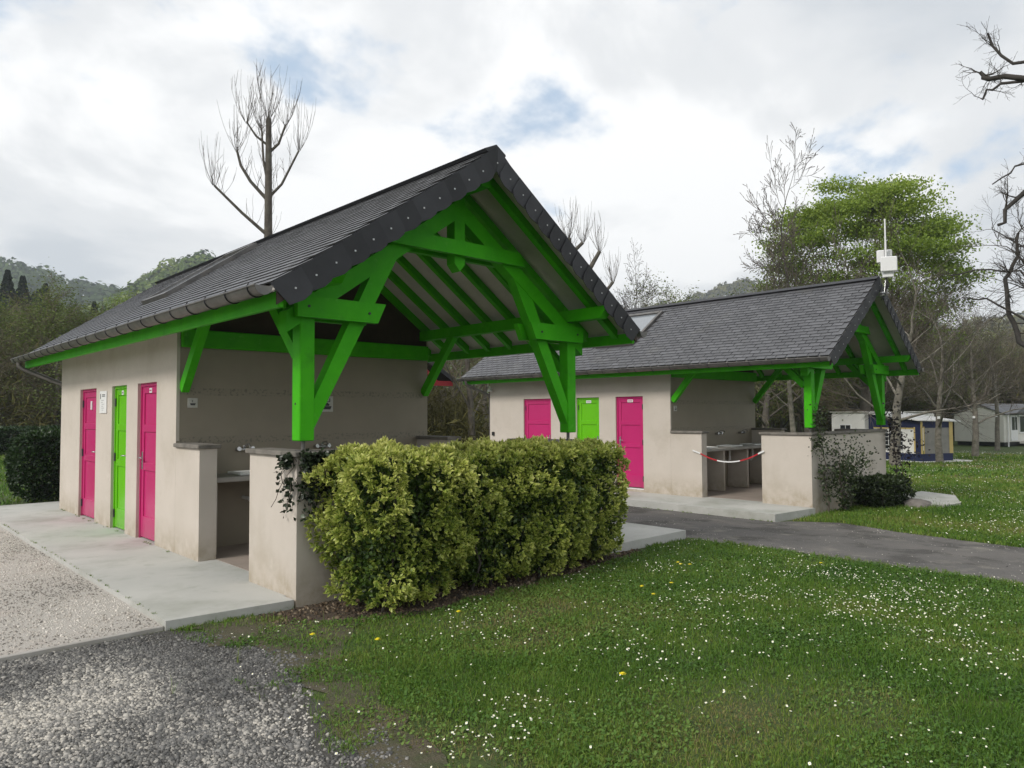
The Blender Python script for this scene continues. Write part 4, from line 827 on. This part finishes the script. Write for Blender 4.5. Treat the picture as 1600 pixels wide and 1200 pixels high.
PD = [dict(n=22, seg=6, sides=8, wander=.03, trop=.02, ang=.85, ratio=1.15, start=.55, taper=.5, rr=.40, bark=2),
      dict(n=8, seg=7, sides=5, wander=.10, trop=.05, ang=.6, ratio=.45, start=.25, taper=.25, rr=.5), dict(n=6, seg=4, sides=3, wander=.16, trop=.05, ang=.65, ratio=.55, start=.15, taper=.4, rr=.6, rmin=.009),
      dict(n=4, seg=3, sides=3, wander=.18, trop=.04, ang=.6, ratio=.6, start=.1, taper=.5, rr=.7, rmin=.008), dict(n=0, seg=2, sides=3, wander=.2, trop=.03, ang=.5, ratio=.6, taper=.6, rmin=.006)]
def dome_tree(seed):      # broad round crown, leafing first on its sunny outside
    t = Tree(seed); t.grow((0, 0, -.1), (0, 0, 1), 5.8, .36, 0, PD); r = np.random.default_rng(seed); tp = np.array([p[:] for p, d in t.tips])
    m = 330; g = r.normal(0, 1, (m, 3)); g /= np.linalg.norm(g, axis=1, keepdims=True); g = g[g[:, 2] > -.62]; m = len(g)
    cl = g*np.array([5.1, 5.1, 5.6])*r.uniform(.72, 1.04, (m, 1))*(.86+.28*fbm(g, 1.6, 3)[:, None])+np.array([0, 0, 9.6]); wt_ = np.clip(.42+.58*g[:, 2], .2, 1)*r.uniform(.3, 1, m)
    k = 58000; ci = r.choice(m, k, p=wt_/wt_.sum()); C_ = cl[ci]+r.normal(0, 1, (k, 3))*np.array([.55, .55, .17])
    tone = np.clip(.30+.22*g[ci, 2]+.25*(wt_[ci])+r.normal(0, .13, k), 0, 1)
    for c_ in range(0, m, 2): b_ = Vector((0, 0, 5.6)); e_ = Vector(cl[c_]); mid = b_.lerp(e_, .5)+Vector(r.normal(0, .35, 3)); t.twig.tube([b_.lerp(e_, .25), mid, e_], [.035, .022, .010], 3, False)
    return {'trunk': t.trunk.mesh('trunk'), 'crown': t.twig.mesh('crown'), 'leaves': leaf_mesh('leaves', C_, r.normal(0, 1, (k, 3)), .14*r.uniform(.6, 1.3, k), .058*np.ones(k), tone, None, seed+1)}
PF = [dict(q, rmin=max(q.get('rmin', 0), .016) if i > 1 else q.get('rmin', .004)) for i, q in enumerate(PB)]; PF[0] = dict(PB[0], start=.2, ang=.8)
PROTO = {'far_a': tree_meshes(221, PF, 8, .22), 'far_b': tree_meshes(222, [dict(PF[0], ang=1.0, ratio=.6)]+PF[1:], 7, .22), 'far_o': tree_meshes(223, PF, 8, .22, leaf=(12000, .13, .4)), 'bare_a': tree_meshes(201, PB, 9.5, .24), 'bare_b': tree_meshes(202, PL, 8.0, .26, (.06, .03, 1)), 'bare_c': tree_meshes(203, PT, 11, .20, (-.04, .05, 1)),
         'olive': tree_meshes(204, PB, 9.0, .22, leaf=(2600, .16, .35)), 'green': tree_meshes(205, PL, 8.5, .28, leaf=(9000, .22, .45)), 'leafing': dome_tree(209)}
def place(kind, label, group, x, y, h=1., rz=0., z=None, barkm='bark', twigm='twig', leafm='oleaf', name='bare_tree', wid=None):
    me = PROTO[kind]; R = empty(name, (x, y, float(gz(x)) if z is None else z), rz); tag(R, label, 'tree', group); w = wid or h; R.scale = (w, w, h)
    for part, mm in (('trunk', barkm), ('crown', twigm), ('leaves', leafm)):
        if part in me:
            o_ = link(part, me[part], R); 
            if not me[part].materials: me[part].materials.append(M[mm])
            o_.material_slots[0].link = 'OBJECT'; o_.material_slots[0].material = M[mm]
    return R
def az(px, d, py=0):   # ground position at bearing px (photo column) and distance d
    v = _f*FPX+_r2*(px-800); h = math.hypot(v.x, v.y); return CAM[0]+v.x/h*d, CAM[1]+v.y/h*d
rt = random.Random(11)
# the leafing tree and its neighbours behind the second block
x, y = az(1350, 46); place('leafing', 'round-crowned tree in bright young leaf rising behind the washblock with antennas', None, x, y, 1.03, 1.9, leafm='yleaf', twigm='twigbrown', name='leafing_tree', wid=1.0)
x, y = az(1262, 42); place('far_a', 'tall slender bare tree topping the leafing tree behind the washblock', None, x, y, 1.30, 1.1, wid=.95)
x, y = az(1195, 40); place('far_o', 'bare budding tree spreading over the washblock roof beside the tall slender tree', None, x, y, .80, 2.0, wid=1.05, twigm='twigbrown')
for px, d, k, h, rz, lab in ((1395, 35.4, 'bare_b', .74, .8, 'thick mottled trunk standing at the blue awning with bare crown'), (1465, 39.8, 'bare_a', .58, 2.2, 'slim bare tree in front of the awning windows, white tag on its trunk'),
                    (1520, 46.6, 'bare_a', .60, 4.0, 'slim bare tree before the siding of the mobile home, white tag'), (1555, 54.8, 'bare_c', .60, 5.1, 'slim bare tree at the corner of the mobile home, white tag'), (1245, 36.4, 'bare_c', .6, .3, 'pale straight trunk seen through the second porch beside its green post')):
    x, y = az(px, d); place(k, lab, None, x, y, h, rz, barkm='pbark', wid=h*1.3)
    if px in (1465, 1520, 1555): mb = MB(); mb.cbox(-.06, .06, -.30, -.24, -.06, .06, .005); o_ = mb.build('tree_tag', M['white'], None, (x, y, float(gz(x))+2.15)); o_.rotation_euler[2] = math.atan2(CAM[1]-y, CAM[0]-x)+math.pi/2; tag(o_, {1465: 'white tag on the slim trunk in front of the awning', 1520: 'white tag on the trunk before the mobile home siding', 1555: 'white tag on the trunk at the mobile home corner'}[px], 'tag')
x, y = az(1005, 47); place('far_b', 'rounded bare tree beyond the ridge of the washblock with antennas', None, x, y, 1.0, 3.3, twigm='twigdark', wid=.8)
for px, d, h in ((945, 44, .74), (975, 52, .80), (1045, 55, .80), (1090, 50, .74), (1120, 56, .82)):
    x, y = az(px, d); place('far_a', 'low bare tree in the thicket beyond the roof of the second washblock', 'bare thicket beyond the second washblock', x, y, h, rt.uniform(0, 6), twigm='twigdark', wid=h*1.3)
# wood behind the caravans
for i in range(58):
    px = 1080+i*10.2+rt.uniform(-8, 8); d = rt.uniform(72, 98) if px > 1380 else rt.uniform(58, 92); x, y = az(px, d); k = rt.choice(['far_a', 'far_b', 'far_a', 'far_o', 'far_o']); h = rt.uniform(.74, 1.02)*(1 if px < 1450 else .86)
    if k == 'far_o': place(k, 'olive budding tree in the wood behind the caravans', 'budding trees behind the caravans', x, y, h, rt.uniform(0, 6), twigm='twigbrown', wid=h*1.3)
    else: place(k, 'bare brown tree in the wood behind the caravans', 'bare trees behind the caravans', x, y, h, rt.uniform(0, 6), twigm='twigbrown', wid=h*1.3)
# between the two blocks and behind the left lawn
for i, (px, d, h) in enumerate([(640, 30, .55), (690, 34, .6), (735, 27, .55), (760, 38, .7), (712, 42, .8), (670, 50, .8), (600, 45, .8)]):
    x, y = az(px, d); place('olive' if i % 2 else 'bare_a', 'small tangled tree in the gap between the two washblocks', 'tangled trees between the washblocks', x, y, h, rt.uniform(0, 6), twigm='twigbrown', wid=h*1.25)
for i in range(34):
    px = -60+i*12.5+rt.uniform(-8, 8); d = rt.uniform(46, 78); x, y = az(px, d); h = rt.uniform(.50, .75); k = rt.choice(['far_a', 'far_b', 'far_o', 'far_o'])
    zz = -.1+max(0, d-48)*.06
    if k == 'far_o': place(k, 'olive budding tree on the slope behind the left lawn', 'budding trees on the left slope', x, y, h, rt.uniform(0, 6), z=zz, twigm='twigbrown', wid=h*1.5)
    else: place(k, 'bare brown tree on the slope behind the left lawn', 'bare trees on the left slope', x, y, h, rt.uniform(0, 6), z=zz, twigm='twigbrown', wid=h*1.5)
for px, d, h in ((45, 88, 1.15), (95, 84, 1.05), (150, 80, 1.1), (178, 72, 1.15), (205, 86, 1.2), (120, 96, 1.2), (250, 82, 1.1), (15, 80, 1.0), (60, 72, .9)):
    x, y = az(px, d); place('green', 'yellow-green tree in young leaf on the slope behind the left lawn', 'leafing trees on the left slope', x, y, h*.60, rt.uniform(0, 6), z=(d-48)*.07, leafm='yleaf' if px in (178, 205, 95) else 'forest', twigm='twigbrown', name='leafing_tree')
# conifers
def conifer_mesh():
    r = np.random.default_rng(301); k = 5200; t = r.random(k)**.75; ph = r.uniform(0, 6.283, k); tier = np.floor(t*15)/15; R0 = 4.3*(1-t)+.12; rad = R0*(.35+.65*np.sqrt(r.random(k)))*(1-.35*(t-tier)*15*.6)
    C_ = np.stack([np.cos(ph)*rad, np.sin(ph)*rad, 1.2+t*16.5-rad*.28], 1); D = np.stack([np.cos(ph), np.sin(ph), -.35+0*ph], 1)+r.normal(0, .3, (k, 3))
    lf = leaf_mesh('crown', C_, D, r.uniform(.5, .9, k)*np.clip(R0/2, .35, 1.1), r.uniform(.13, .22, k), np.clip(.25+.5*(rad/R0-.5)+r.normal(0, .15, k), 0, 1), None, 302)
    return {'trunk': MB().tube([(0, 0, -.3), (0, 0, 8), (0, 0, 17.4)], [.28, .18, .03], 7).mesh('trunk'), 'crown': lf}
PROTO['conifer'] = conifer_mesh()
for px, d, h in ((8, 118, 1.13), (32, 112, 1.05), (50, 124, .95), (68, 116, 1.02), (85, 125, .92), (108, 116, .80), (145, 112, .86), (128, 122, .78), (-20, 112, 1.1), (-45, 120, 1.15), (58, 104, .9)):
    x, y = az(px, d); place('conifer', 'dark conifer standing above the bare trees on the left slope', 'conifers on the left slope', x, y, h*.80, rt.uniform(0, 6), z=(d-48)*.075, twigm='conifer', name='conifer')

# pollarded trees: lopped limbs with upright shoots
def pollard(name, label, base, top, r0, limbs, seed, shoot=1.8, stub=True):
    r = random.Random(seed); R = empty(name, base); tag(R, label, 'tree', 'pollarded trees'); B = Vector(base); mb = MB(); tw = MB()
    tp = Vector(top)-B; mb.tube([(0, 0, -.2), tp*.3+Vector((.05, .02, 0)), tp*.6, tp*.85, tp], [r0*1.3, r0*1.1, r0, r0*.8, r0*.62], 9)
    def shoots(p, n, L, spread):
        for _ in range(n):
            a = r.uniform(0, 6.283); s = r.uniform(0, spread); q = Vector(p)+Vector((math.cos(a), math.sin(a), 0))*.05; d = Vector((math.cos(a)*s, math.sin(a)*s, 1)).normalized(); l = L*r.uniform(.45, 1.1); pts = [q]
            d2 = (d+Vector((math.cos(a), math.sin(a), 0))*.22).normalized()
            for k in range(4): dd = d2.lerp(Vector((d.x*.4, d.y*.4, 1)), k/3).normalized(); q = q+dd*(l/4)+Vector((r.gauss(0, .022), r.gauss(0, .022), 0)); pts.append(q)
            tw.tube(pts, [.0075, .0065, .0055, .0045, .0035], 3, False)
            if r.random() < .7: k = r.randint(1, 3); tw.tube([pts[k], pts[k]+Vector((r.gauss(0, .12), r.gauss(0, .12), l*.3))], [.008, .004], 3, False)
    shoots(tp, 22, shoot, .34)
    for (f, pts, rr) in limbs:
        P = [tp*f]+[Vector(p)-B for p in pts]; n = len(P); mb.tube(P, [rr*(1-.4*i/(n-1)) for i in range(n)], 7); shoots(P[-1], 15, shoot*.95, .40)
        for i in range(n-1):
            for _ in range(5): q = P[i].lerp(P[i+1], r.uniform(.2, .95)); shoots(q, 1, shoot*.6, .5)
    for _ in range(26): shoots(tp*r.uniform(.55, .98), 1, shoot*.6, .9)
    mb.build('trunk', M['bark'], R); tw.build('shoots', M['twig'], R)
pollard('pollarded_tree', 'tall pollarded tree with upright shoots behind the ridge of the nearer washblock', (7.8, 17.44, -.13), (7.76, 17.46, 11.85), .145,
        [(.66, [(7.0, 17.8, 8.5), (6.19, 18.12, 9.33)], .065), (.76, [(7.25, 17.7, 9.6), (6.95, 17.8, 10.1), (6.83, 17.86, 10.62)], .065), (.77, [(8.15, 17.25, 9.6), (8.66, 17.02, 10.84)], .055),
         (.90, [(8.05, 17.3, 11.0), (8.26, 17.22, 11.7)], .055), (.80, [(7.6, 17.5, 10.4), (7.55, 17.55, 11.5)], .05), (.92, [(7.4, 17.65, 11.2), (7.1, 17.75, 11.65)], .045)], 401, 1.9)
S2 = 30/24.; c2 = lambda p: tuple(CAM[i]+(p[i]-CAM[i])*S2 for i in range(3))
b2_ = c2((14.9, 9.7, 0)); b2_ = (b2_[0], b2_[1], -.4)
pollard('pollarded_tree', 'pollarded tree with cut stubs behind the gable between the two washblocks', b2_, c2((14.69, 9.92, 7.47)), .2,
        [(.80, [c2((14.79, 9.81, 7.0)), c2((15.01, 9.56, 7.31))], .12), (.68, [c2((15.1, 9.45, 6.3)), c2((15.36, 9.14, 7.0))], .13), (.6, [c2((15.5, 9.1, 5.6)), c2((15.75, 8.9, 6.0))], .1)], 402, 1.7)
# trees at the right edge, their trunks outside the frame
def limbtree(label, base, top, r0, limbs, seed):
    r = random.Random(seed); t = Tree(seed); B = Vector(base); R = empty('bare_tree', base); tag(R, label, 'tree'); tp = Vector(top)-B
    t.trunk.tube([(0, 0, -.2), tp*.4, tp*.8, tp], [r0*1.2, r0, r0*.8, r0*.6], 10)
    for (f, pts, ra, twn) in limbs:
        P = [tp*f]+[Vector(p)-B for p in pts]; n = len(P)
        fine = []
        for a, b in zip(P, P[1:]):
            for j in range(3): fine.append(a.lerp(b, j/3)+Vector((r.gauss(0, .025), r.gauss(0, .025), r.gauss(0, .025))))
        fine.append(P[-1]); m = len(fine); t.trunk.tube(fine, [ra*.72*(1-.6*i/(m-1)) for i in range(m)], 7)
        for k in range(twn):
            i = r.randint(m//3, m-1); d = Vector((r.gauss(0, 1), r.gauss(0, 1), r.gauss(.3, .8)))
            t.grow(fine[i], d, r.uniform(.18, .42)*(1 if B.x < 15 else 1.8), ra*.16, 1, [dict(bark=0)]+[dict(n=4, seg=4, sides=4, wander=.25, trop=.03, ang=.7, ratio=.6, start=.2, taper=.4, rr=.6, rmin=.003), dict(n=3, seg=3, sides=3, wander=.25, trop=.02, ang=.7, ratio=.6, start=.2, taper=.5, rr=.7, rmin=.0025), dict(n=0, seg=2, sides=3, wander=.2, trop=0, ang=.5, ratio=.6, taper=.6, rmin=.002)])
    for k in range(10):
        d = Vector((r.gauss(0, 1), r.gauss(0, 1), .8)); t.grow(tp*r.uniform(.6, 1), d, 2.2, r0*.3, 1, [dict(bark=0)]+PB[1:4]+[PB[4]])
    t.trunk.build('trunk', M['darkbark'], R); t.twig.build('crown', M['twigdark'], R)
limbtree('bare lopped tree at the roadside reaching dark limbs into the sky', (9.9, -6.9, -.27), (9.8, -6.7, 7.4), .24,
         [(.80, [(9.2, -5.4, 6.1), (8.7, -4.1, 6.15), (8.56, -3.46, 6.3), (8.55, -3.40, 6.42)], .085, 10), (.80, [(9.1, -5.2, 6.25), (8.62, -3.75, 6.42), (8.58, -3.5, 6.95)], .05, 9), (.78, [(9.3, -5.6, 6.0), (8.6, -3.6, 6.22), (8.56, -3.42, 6.02)], .045, 6),
          (.60, [(9.3, -5.4, 5.1), (8.7, -4.05, 4.72), (8.6, -3.7, 4.5), (8.56, -3.55, 4.22)], .075, 5), (.66, [(9.3, -5.4, 5.3), (8.66, -3.75, 5.0), (8.56, -3.5, 4.8)], .03, 8)], 411)
limbtree('bare tree with a snaking dark limb standing on the lawn past the washblock', (21.5, -2.4, -.45), (21.4, -2.2, 6.8), .26,
         [(.42, [(21.4, -1.6, 3.0), (21.36, -1.16, 3.6), (21.32, -.92, 4.4), (21.3, -.85, 5.4), (21.35, -1.15, 6.1), (21.3, -1.2, 6.7)], .13, 14), (.5, [(21.3, -1.3, 4.2), (21.2, -.4, 4.9), (21.1, .2, 5.0)], .06, 9), (.62, [(21.3, -1.2, 5.6), (21.2, -.2, 5.8), (21.1, .5, 5.7)], .05, 9), (.8, [(21.3, -1.4, 6.2), (21.2, -.6, 6.9)], .05, 8)], 412)

# undergrowth that reads as one mass
def brush(name, pts, size, k, mat, seed, tone0=.45):
    r = np.random.default_rng(seed); pts = np.array(pts); C_ = pts[r.integers(0, len(pts), k)]; sg = C_[:, 3:4]; C_ = C_[:, :3]+r.normal(0, 1, (k, 3))*sg*np.array([1, 1, .55]); C_[:, 2] = np.maximum(C_[:, 2], -.6)
    tone = np.clip(tone0+.6*(fbm(C_, .22, seed)-.5)+r.normal(0, .16, k), 0, 1)
    me = leaf_mesh(name, C_, r.normal(0, 1, (k, 3))+np.array([0, 0, .8]), size*r.uniform(.5, 1.4, k), size*.045*r.uniform(.5, 1.5, k), tone, None, seed+1); tag(link(name, me, None, mat), kind='stuff')
pl = []
for i in range(90): px = rt.uniform(-90, 360); d = rt.uniform(44, 95); x, y = az(px, d); pl.append((x, y, (d-46)*.09+rt.uniform(.5, 4), rt.uniform(1.2, 2.6)))
brush('undergrowth', pl, .9, 60000, M['brush'], 421, .42)
pl = []
for i in range(110): px = rt.uniform(1080, 1680); d = rt.uniform(74, 100); x, y = az(px, d); pl.append((x, y, rt.uniform(.2, 4.5), rt.uniform(1.2, 2.4)))
brush('undergrowth', pl, .9, 60000, M['brush'], 425, .5)
pl = []
for i in range(40): px = rt.uniform(560, 800); d = rt.uniform(26, 60); x, y = az(px, d); pl.append((x, y, rt.uniform(0, 2.6), rt.uniform(.6, 1.3)))
brush('undergrowth', pl, .45, 34000, M['brush'], 427, .35)

# ------------------------------------------------------------------ hills under forest
def hill(cx, cy, H, sx, sy, rot, seed, ntree, crown, tone0, mat):
    n = 46; u = np.linspace(-2.4, 2.4, n); U, V_ = np.meshgrid(u, u, indexing='ij'); c, s = math.cos(rot), math.sin(rot)
    def hh(U, V_): P = np.stack([U*3+seed, V_*3], -1); return H*np.exp(-(U**2+V_**2)/1.3)*(.78+.44*fbm(P, .8, seed, 4))-4
    X = cx+c*U*sx-s*V_*sy; Y = cy+s*U*sx+c*V_*sy; Z = hh(U, V_)
    F = np.array([(i*n+j, (i+1)*n+j, (i+1)*n+j+1, i*n+j+1) for i in range(n-1) for j in range(n-1)])
    o_ = link('hill', np_mesh('hill', np.stack([X, Y, Z], 2).reshape(-1, 3), F, None, True), None, M['hill']); tag(o_, kind='structure')
    r = np.random.default_rng(seed); a, b = r.uniform(-2.1, 2.1, ntree*3), r.uniform(-2.1, 2.1, ntree*3); z = hh(a, b); x = cx+c*a*sx-s*b*sy; y = cy+s*a*sx+c*b*sy
    facing = (hh(a+.02, b)-hh(a-.02, b))/.04/sx*(c*(x-CAM[0])+s*(y-CAM[1]))+(hh(a, b+.02)-hh(a, b-.02))/.04/sy*(-s*(x-CAM[0])+c*(y-CAM[1]))
    k = (z > 0) & (facing > -.04*np.hypot(x, y)); x, y, z, a, b = [q[k][:ntree] for q in (x, y, z, a, b)]; m = len(x); per = 64
    R0 = crown*r.uniform(.7, 1.3, m); D = r.normal(0, 1, (m, per, 3)); D[:, :, 2] = np.abs(D[:, :, 2])*.9-.2; D /= np.linalg.norm(D, axis=2, keepdims=True)
    C_ = np.stack([x, y, z+R0*.7], 1)[:, None]+D*R0[:, None, None]*np.array([1, 1, 1.15])*r.uniform(.72, 1.0, (m, per, 1)); N = D+r.normal(0, .25, D.shape)
    N = N.reshape(-1, 3); N /= np.linalg.norm(N, axis=1, keepdims=True); C_ = C_.reshape(-1, 3); K = len(C_)
    S = np.cross(N, r.normal(0, 1, (K, 3))); S /= np.linalg.norm(S, axis=1, keepdims=True); T = np.cross(N, S); w = np.repeat(R0, per)[:, None]*r.uniform(.15, .30, (K, 1))
    Vq = np.stack([C_-S*w, C_-T*w*.8, C_+S*w, C_+T*w*.8], 1).reshape(-1, 3); Fq = np.arange(K*4).reshape(-1, 4)
    sp = np.clip(tone0+.9*(fbm(np.stack([a*4, b*4], 1), 1.2, seed+5)-.5)+r.normal(0, .13, m), 0, 1)
    tone = np.clip(np.repeat(sp, per)+r.normal(0, .06, K), 0, 1)
    tag(link('forest', np_mesh('forest', Vq, Fq, {'tone': np.repeat(tone, 4)}), None, mat), kind='stuff')
def bear(px, d): x, y = az(px, d); return x, y
x, y = bear(-40, 660); hill(x, y, 104, 300, 170, .2, 1, 2900, 7.5, .34, M['forest'])
x, y = bear(430, 480); hill(x, y, 92, 125, 120, .5, 2, 2400, 5.5, .62, M['forest'])
x, y = bear(640, 640); hill(x, y, 70, 220, 160, .1, 3, 900, 8, .4, M['forest'])
x, y = bear(1150, 760); hill(x, y, 118, 150, 200, .3, 4, 1500, 7, .4, M['brush'])
x, y = bear(1640, 600); hill(x, y, 60, 260, 140, 1.2, 5, 1300, 7, .45, M['brush'])
# the air between: closed box of pale haze round everything but the sky
mb = MB(); mb.box(-1210, 1210, -1210, 1210, -6, 185); hz = mb.build('haze', None); hz['kind'] = 'stuff'
hm = bpy.data.materials.new('haze'); hm.use_nodes = True; hn = hm.node_tree.nodes; hn.remove(hn['Principled BSDF'])
pv = hn.new('ShaderNodeVolumePrincipled'); pv.inputs['Color'].default_value = (.80, .87, .95, 1); pv.inputs['Density'].default_value = .00045; pv.inputs['Anisotropy'].default_value = .2
hm.node_tree.links.new(pv.outputs[0], hn['Material Output'].inputs['Volume']); hz.data.materials.append(hm)

# ------------------------------------------------------------------ caravans, mobile home, red-trimmed block
def basis(o, a): a = Vector((a[0], a[1], 0)).normalized(); return math.atan2(a.y, a.x)
# caravan with awning: local x along a (away right), y along b (left), origin at the near awning corner
ra = math.atan2(-.77, 1.9); AW = empty('awning', (34.98, 5.73, -.78), ra); tag(AW, 'blue and yellow canvas awning with mesh windows and white roof beside the caravan', 'awning')
la, lb, zf, zbk = 2.1, 3.0, 2.02, 2.36
def quadbox(name, mat, parent, x0, x1, y0, y1, z0, z1): mb = MB(); mb.box(x0, x1, y0, y1, z0, z1); return mb.build(name, mat, parent)
# left face (x=0 plane, runs along y): navy with a big pale window
w1 = MB(); w1.box(-.02, .02, 0, lb, .0, .42).box(-.02, .02, 0, .28, .42, zf).box(-.02, .02, lb-.3, lb, .42, zf).box(-.02, .02, .28, lb-.3, 1.62, zf); w1.prism([(0, zf), (lb, zf), (lb, zbk)], 'x', -.02, .02); w1.build('side_wall', M['navy'], AW)
quadbox('window_trim', M['canvas'], AW, -.028, -.021, .28, .36, .45, 1.7); quadbox('window_trim', M['canvas'], AW, -.028, -.021, .36, lb-.3, 1.60, 1.66); wn_ = quadbox('side_window', M['caravan'], AW, -.01, .01, .28, lb-.3, .42, 1.62)
mb = MB()
for k in range(6): mb.box(-.034, -.022, .95+k*.28, .975+k*.28, .55, 1.45)
for k in range(5): mb.box(-.032, -.021, .95, 2.5, .58+k*.2, .60+k*.2)
mb.build('window_bars', M['white'], wn_); quadbox('window_film', M['pane'], wn_, -.016, -.0105, 1.0, 2.5, .55, 1.45)
# front face (y=0 plane, along x)
quadbox('front_band', M['navy'], AW, .02, la, -.02, .02, 0, .42); quadbox('front_band', M['navy'], AW, .02, la, -.02, .02, 1.72, zf)
quadbox('window_trim', M['canvas'], AW, -.03, .10, -.03, -.021, .42, zf-.04); quadbox('window_trim', M['canvas'], AW, .16, .22, -.026, -.021, .42, 1.72); quadbox('window_trim', M['canvas'], AW, la-.22, la+.02, -.03, -.021, .42, zf)
quadbox('front_window', M['mesh'], AW, .22, 1.05, -.012, .012, .42, 1.66); quadbox('front_window', M['mesh'], AW, 1.25, la-.15, -.012, .012, .42, 1.66); mb = MB(); mb.box(1.05, 1.25, -.018, .018, .42, 1.72).box(.02, la, -.018, .018, 1.66, 1.72); mb.build('front_frame', M['navy'], AW)
mb = MB(); mb.add([(-.25, -.1, zf-.02), (la+.5, -.1, zf-.08), (la+.3, lb, zbk), (-.2, lb, zbk), (-.25, -.1, zf+.04), (la+.5, -.1, zf-.02), (la+.3, lb, zbk+.06), (-.2, lb, zbk+.06)], [(3,2,1,0),(4,5,6,7),(0,1,5,4),(1,2,6,5),(2,3,7,6),(3,0,4,7)]); mb.build('awning_roof', M['white'], AW)
mb = MB(); mb.box(-.15, la+.9, -.35, lb, -.03, .06); mb.build('groundsheet', M['caravan'], AW)
CV = empty('caravan', tuple(Vector((34.98, 5.73, -.78))+Matrix.Rotation(ra, 3, 'Z') @ Vector((0, lb+.08, 0))), ra); tag(CV, 'white caravan with a small dark window behind the porch wall', 'caravan')
mb = MB(); mb.prism([(0, .35), (2.2, .35), (2.2, 2.3), (2.1, 2.42), (.1, 2.42), (0, 2.3)], 'x', -.2, 4.8); cb = mb.build('body', M['caravan'], CV)
mb = MB(); mb.box(-.3, 4.9, -.04, 2.24, 2.42, 2.46); mb.build('roof_rim', M['cream'], CV)
mb = MB(); mb.box(-.225, -.202, .85, 1.65, 1.32, 1.80); f_ = mb.build('window', M['white'], CV); quadbox('pane', M['pane'], f_, -.235, -.226, .92, 1.22, 1.38, 1.74); quadbox('pane', M['pane'], f_, -.235, -.226, 1.26, 1.58, 1.38, 1.74)
for x_ in (1.9, 2.7):
    mb = MB(); mb.tube([(x_, .15, .3), (x_, .32, .3)], .3, 14); mb.build('wheel', M['black'], CV)
# mobile home
A_ = Vector((56.5, 10.2, -.8)); B_ = Vector((55.9, 7.0, -.8)); rb = math.atan2((A_-B_).y, (A_-B_).x)
MH = empty('mobile_home', tuple(B_), rb); tag(MH, 'cream mobile home with grey roof and glazed door behind the slim trees', 'mobile home')
wd = (A_-B_).length; ln_ = 7.5      # local x from near corner to the left, y is away from... length runs to -y
mb = MB(); mb.prism([(0, .32), (wd, .32), (wd, 2.28), (wd/2, 2.92), (0, 2.28)], 'y', -ln_, 0); mb.build('body', M['cream'], MH)
for k in range(10): quadbox('siding_board', M['cream'], MH, .03, wd-.03, .004, .02, .36+k*.19, .535+k*.19)
mb = MB(); mb.prism([(-.15, 2.21), (wd/2, 2.94), (wd+.15, 2.21), (wd+.15, 2.28), (wd/2, 3.01), (-.15, 2.28)], 'y', -ln_-.1, .1); mb.build('roof', M['greyroof'], MH)
mb = MB(); mb.box(.1, wd-.1, -ln_+.2, -.2, .05, .32); mb.build('underside', M['black'], MH)
mb = MB(); mb.box(-.06, -.003, -1.9, -.9, .4, 2.2); d_ = mb.build('door', M['white'], MH); quadbox('pane', M['pane'], d_, -.075, -.061, -1.42, -1.02, 1.15, 2.05); quadbox('pane', M['pane'], d_, -.075, -.061, -1.8, -1.52, 1.15, 2.05)
mb = MB(); mb.box(-.06, -.003, -3.6, -2.15, .9, 2.2); d_ = mb.build('window', M['white'], MH); quadbox('pane', M['pane'], d_, -.075, -.061, -3.5, -2.25, 1.0, 2.1)
mb = MB(); mb.prism([(-3.9, 2.28), (-.6, 2.28), (-2.2, 2.9)], 'x', -.5, 1.0); mb.build('porch_gable', M['greyroof'], MH)
mb = MB(); mb.tube([(-.1, -.35, 2.2), (-.1, -.35, .0)], .05, 8); mb.build('downpipe', M['white'], MH)
for k in range(6): quadbox('railing_post', M['white'], MH, -1.6, -1.54, -2.2-k*.28, -2.14-k*.28, .3, 1.15)
quadbox('railing', M['white'], MH, -1.61, -1.53, -3.8, -2.1, 1.15, 1.22); quadbox('terrace', M['cream'], MH, -1.7, -.1, -3.8, -2.0, .2, .32)
# red-trimmed block far behind
RB = empty('red_trimmed_block', (8.0, 15.5, -.15)); tag(RB, 'distant block with red fascia and dark slate verge seen under the nearer porch', 'building')
mb = MB(); mb.prism([(0, 0), (4.5, 0), (4.5, 2.9), (2.25, 4.7), (0, 2.9)], 'y', 0, 7); mb.build('wall', M['render'], RB)
for s in (0, 1):
    fx = (lambda x: x) if s == 0 else (lambda x: 4.5-x)
    mb = MB(); mb.prism([(fx(-1.25), 2.95), (fx(2.25), 4.98), (fx(2.25), 5.16), (fx(-1.25), 3.13)], 'y', -.75, 7.6); mb.build('roof', M['slate_dark'], RB)
    mb = MB(); mb.box(min(fx(-1.2), fx(-.0)), max(fx(-1.2), fx(0)), -.70, -.62, 2.84, 3.02); mb.build('fascia', M['red'], RB)
    mb = MB(); mb.beam((fx(-.55), -.66, 2.9), (fx(.3), -.66, 3.6), .1, .12); mb.build('strut', M['red'], RB)
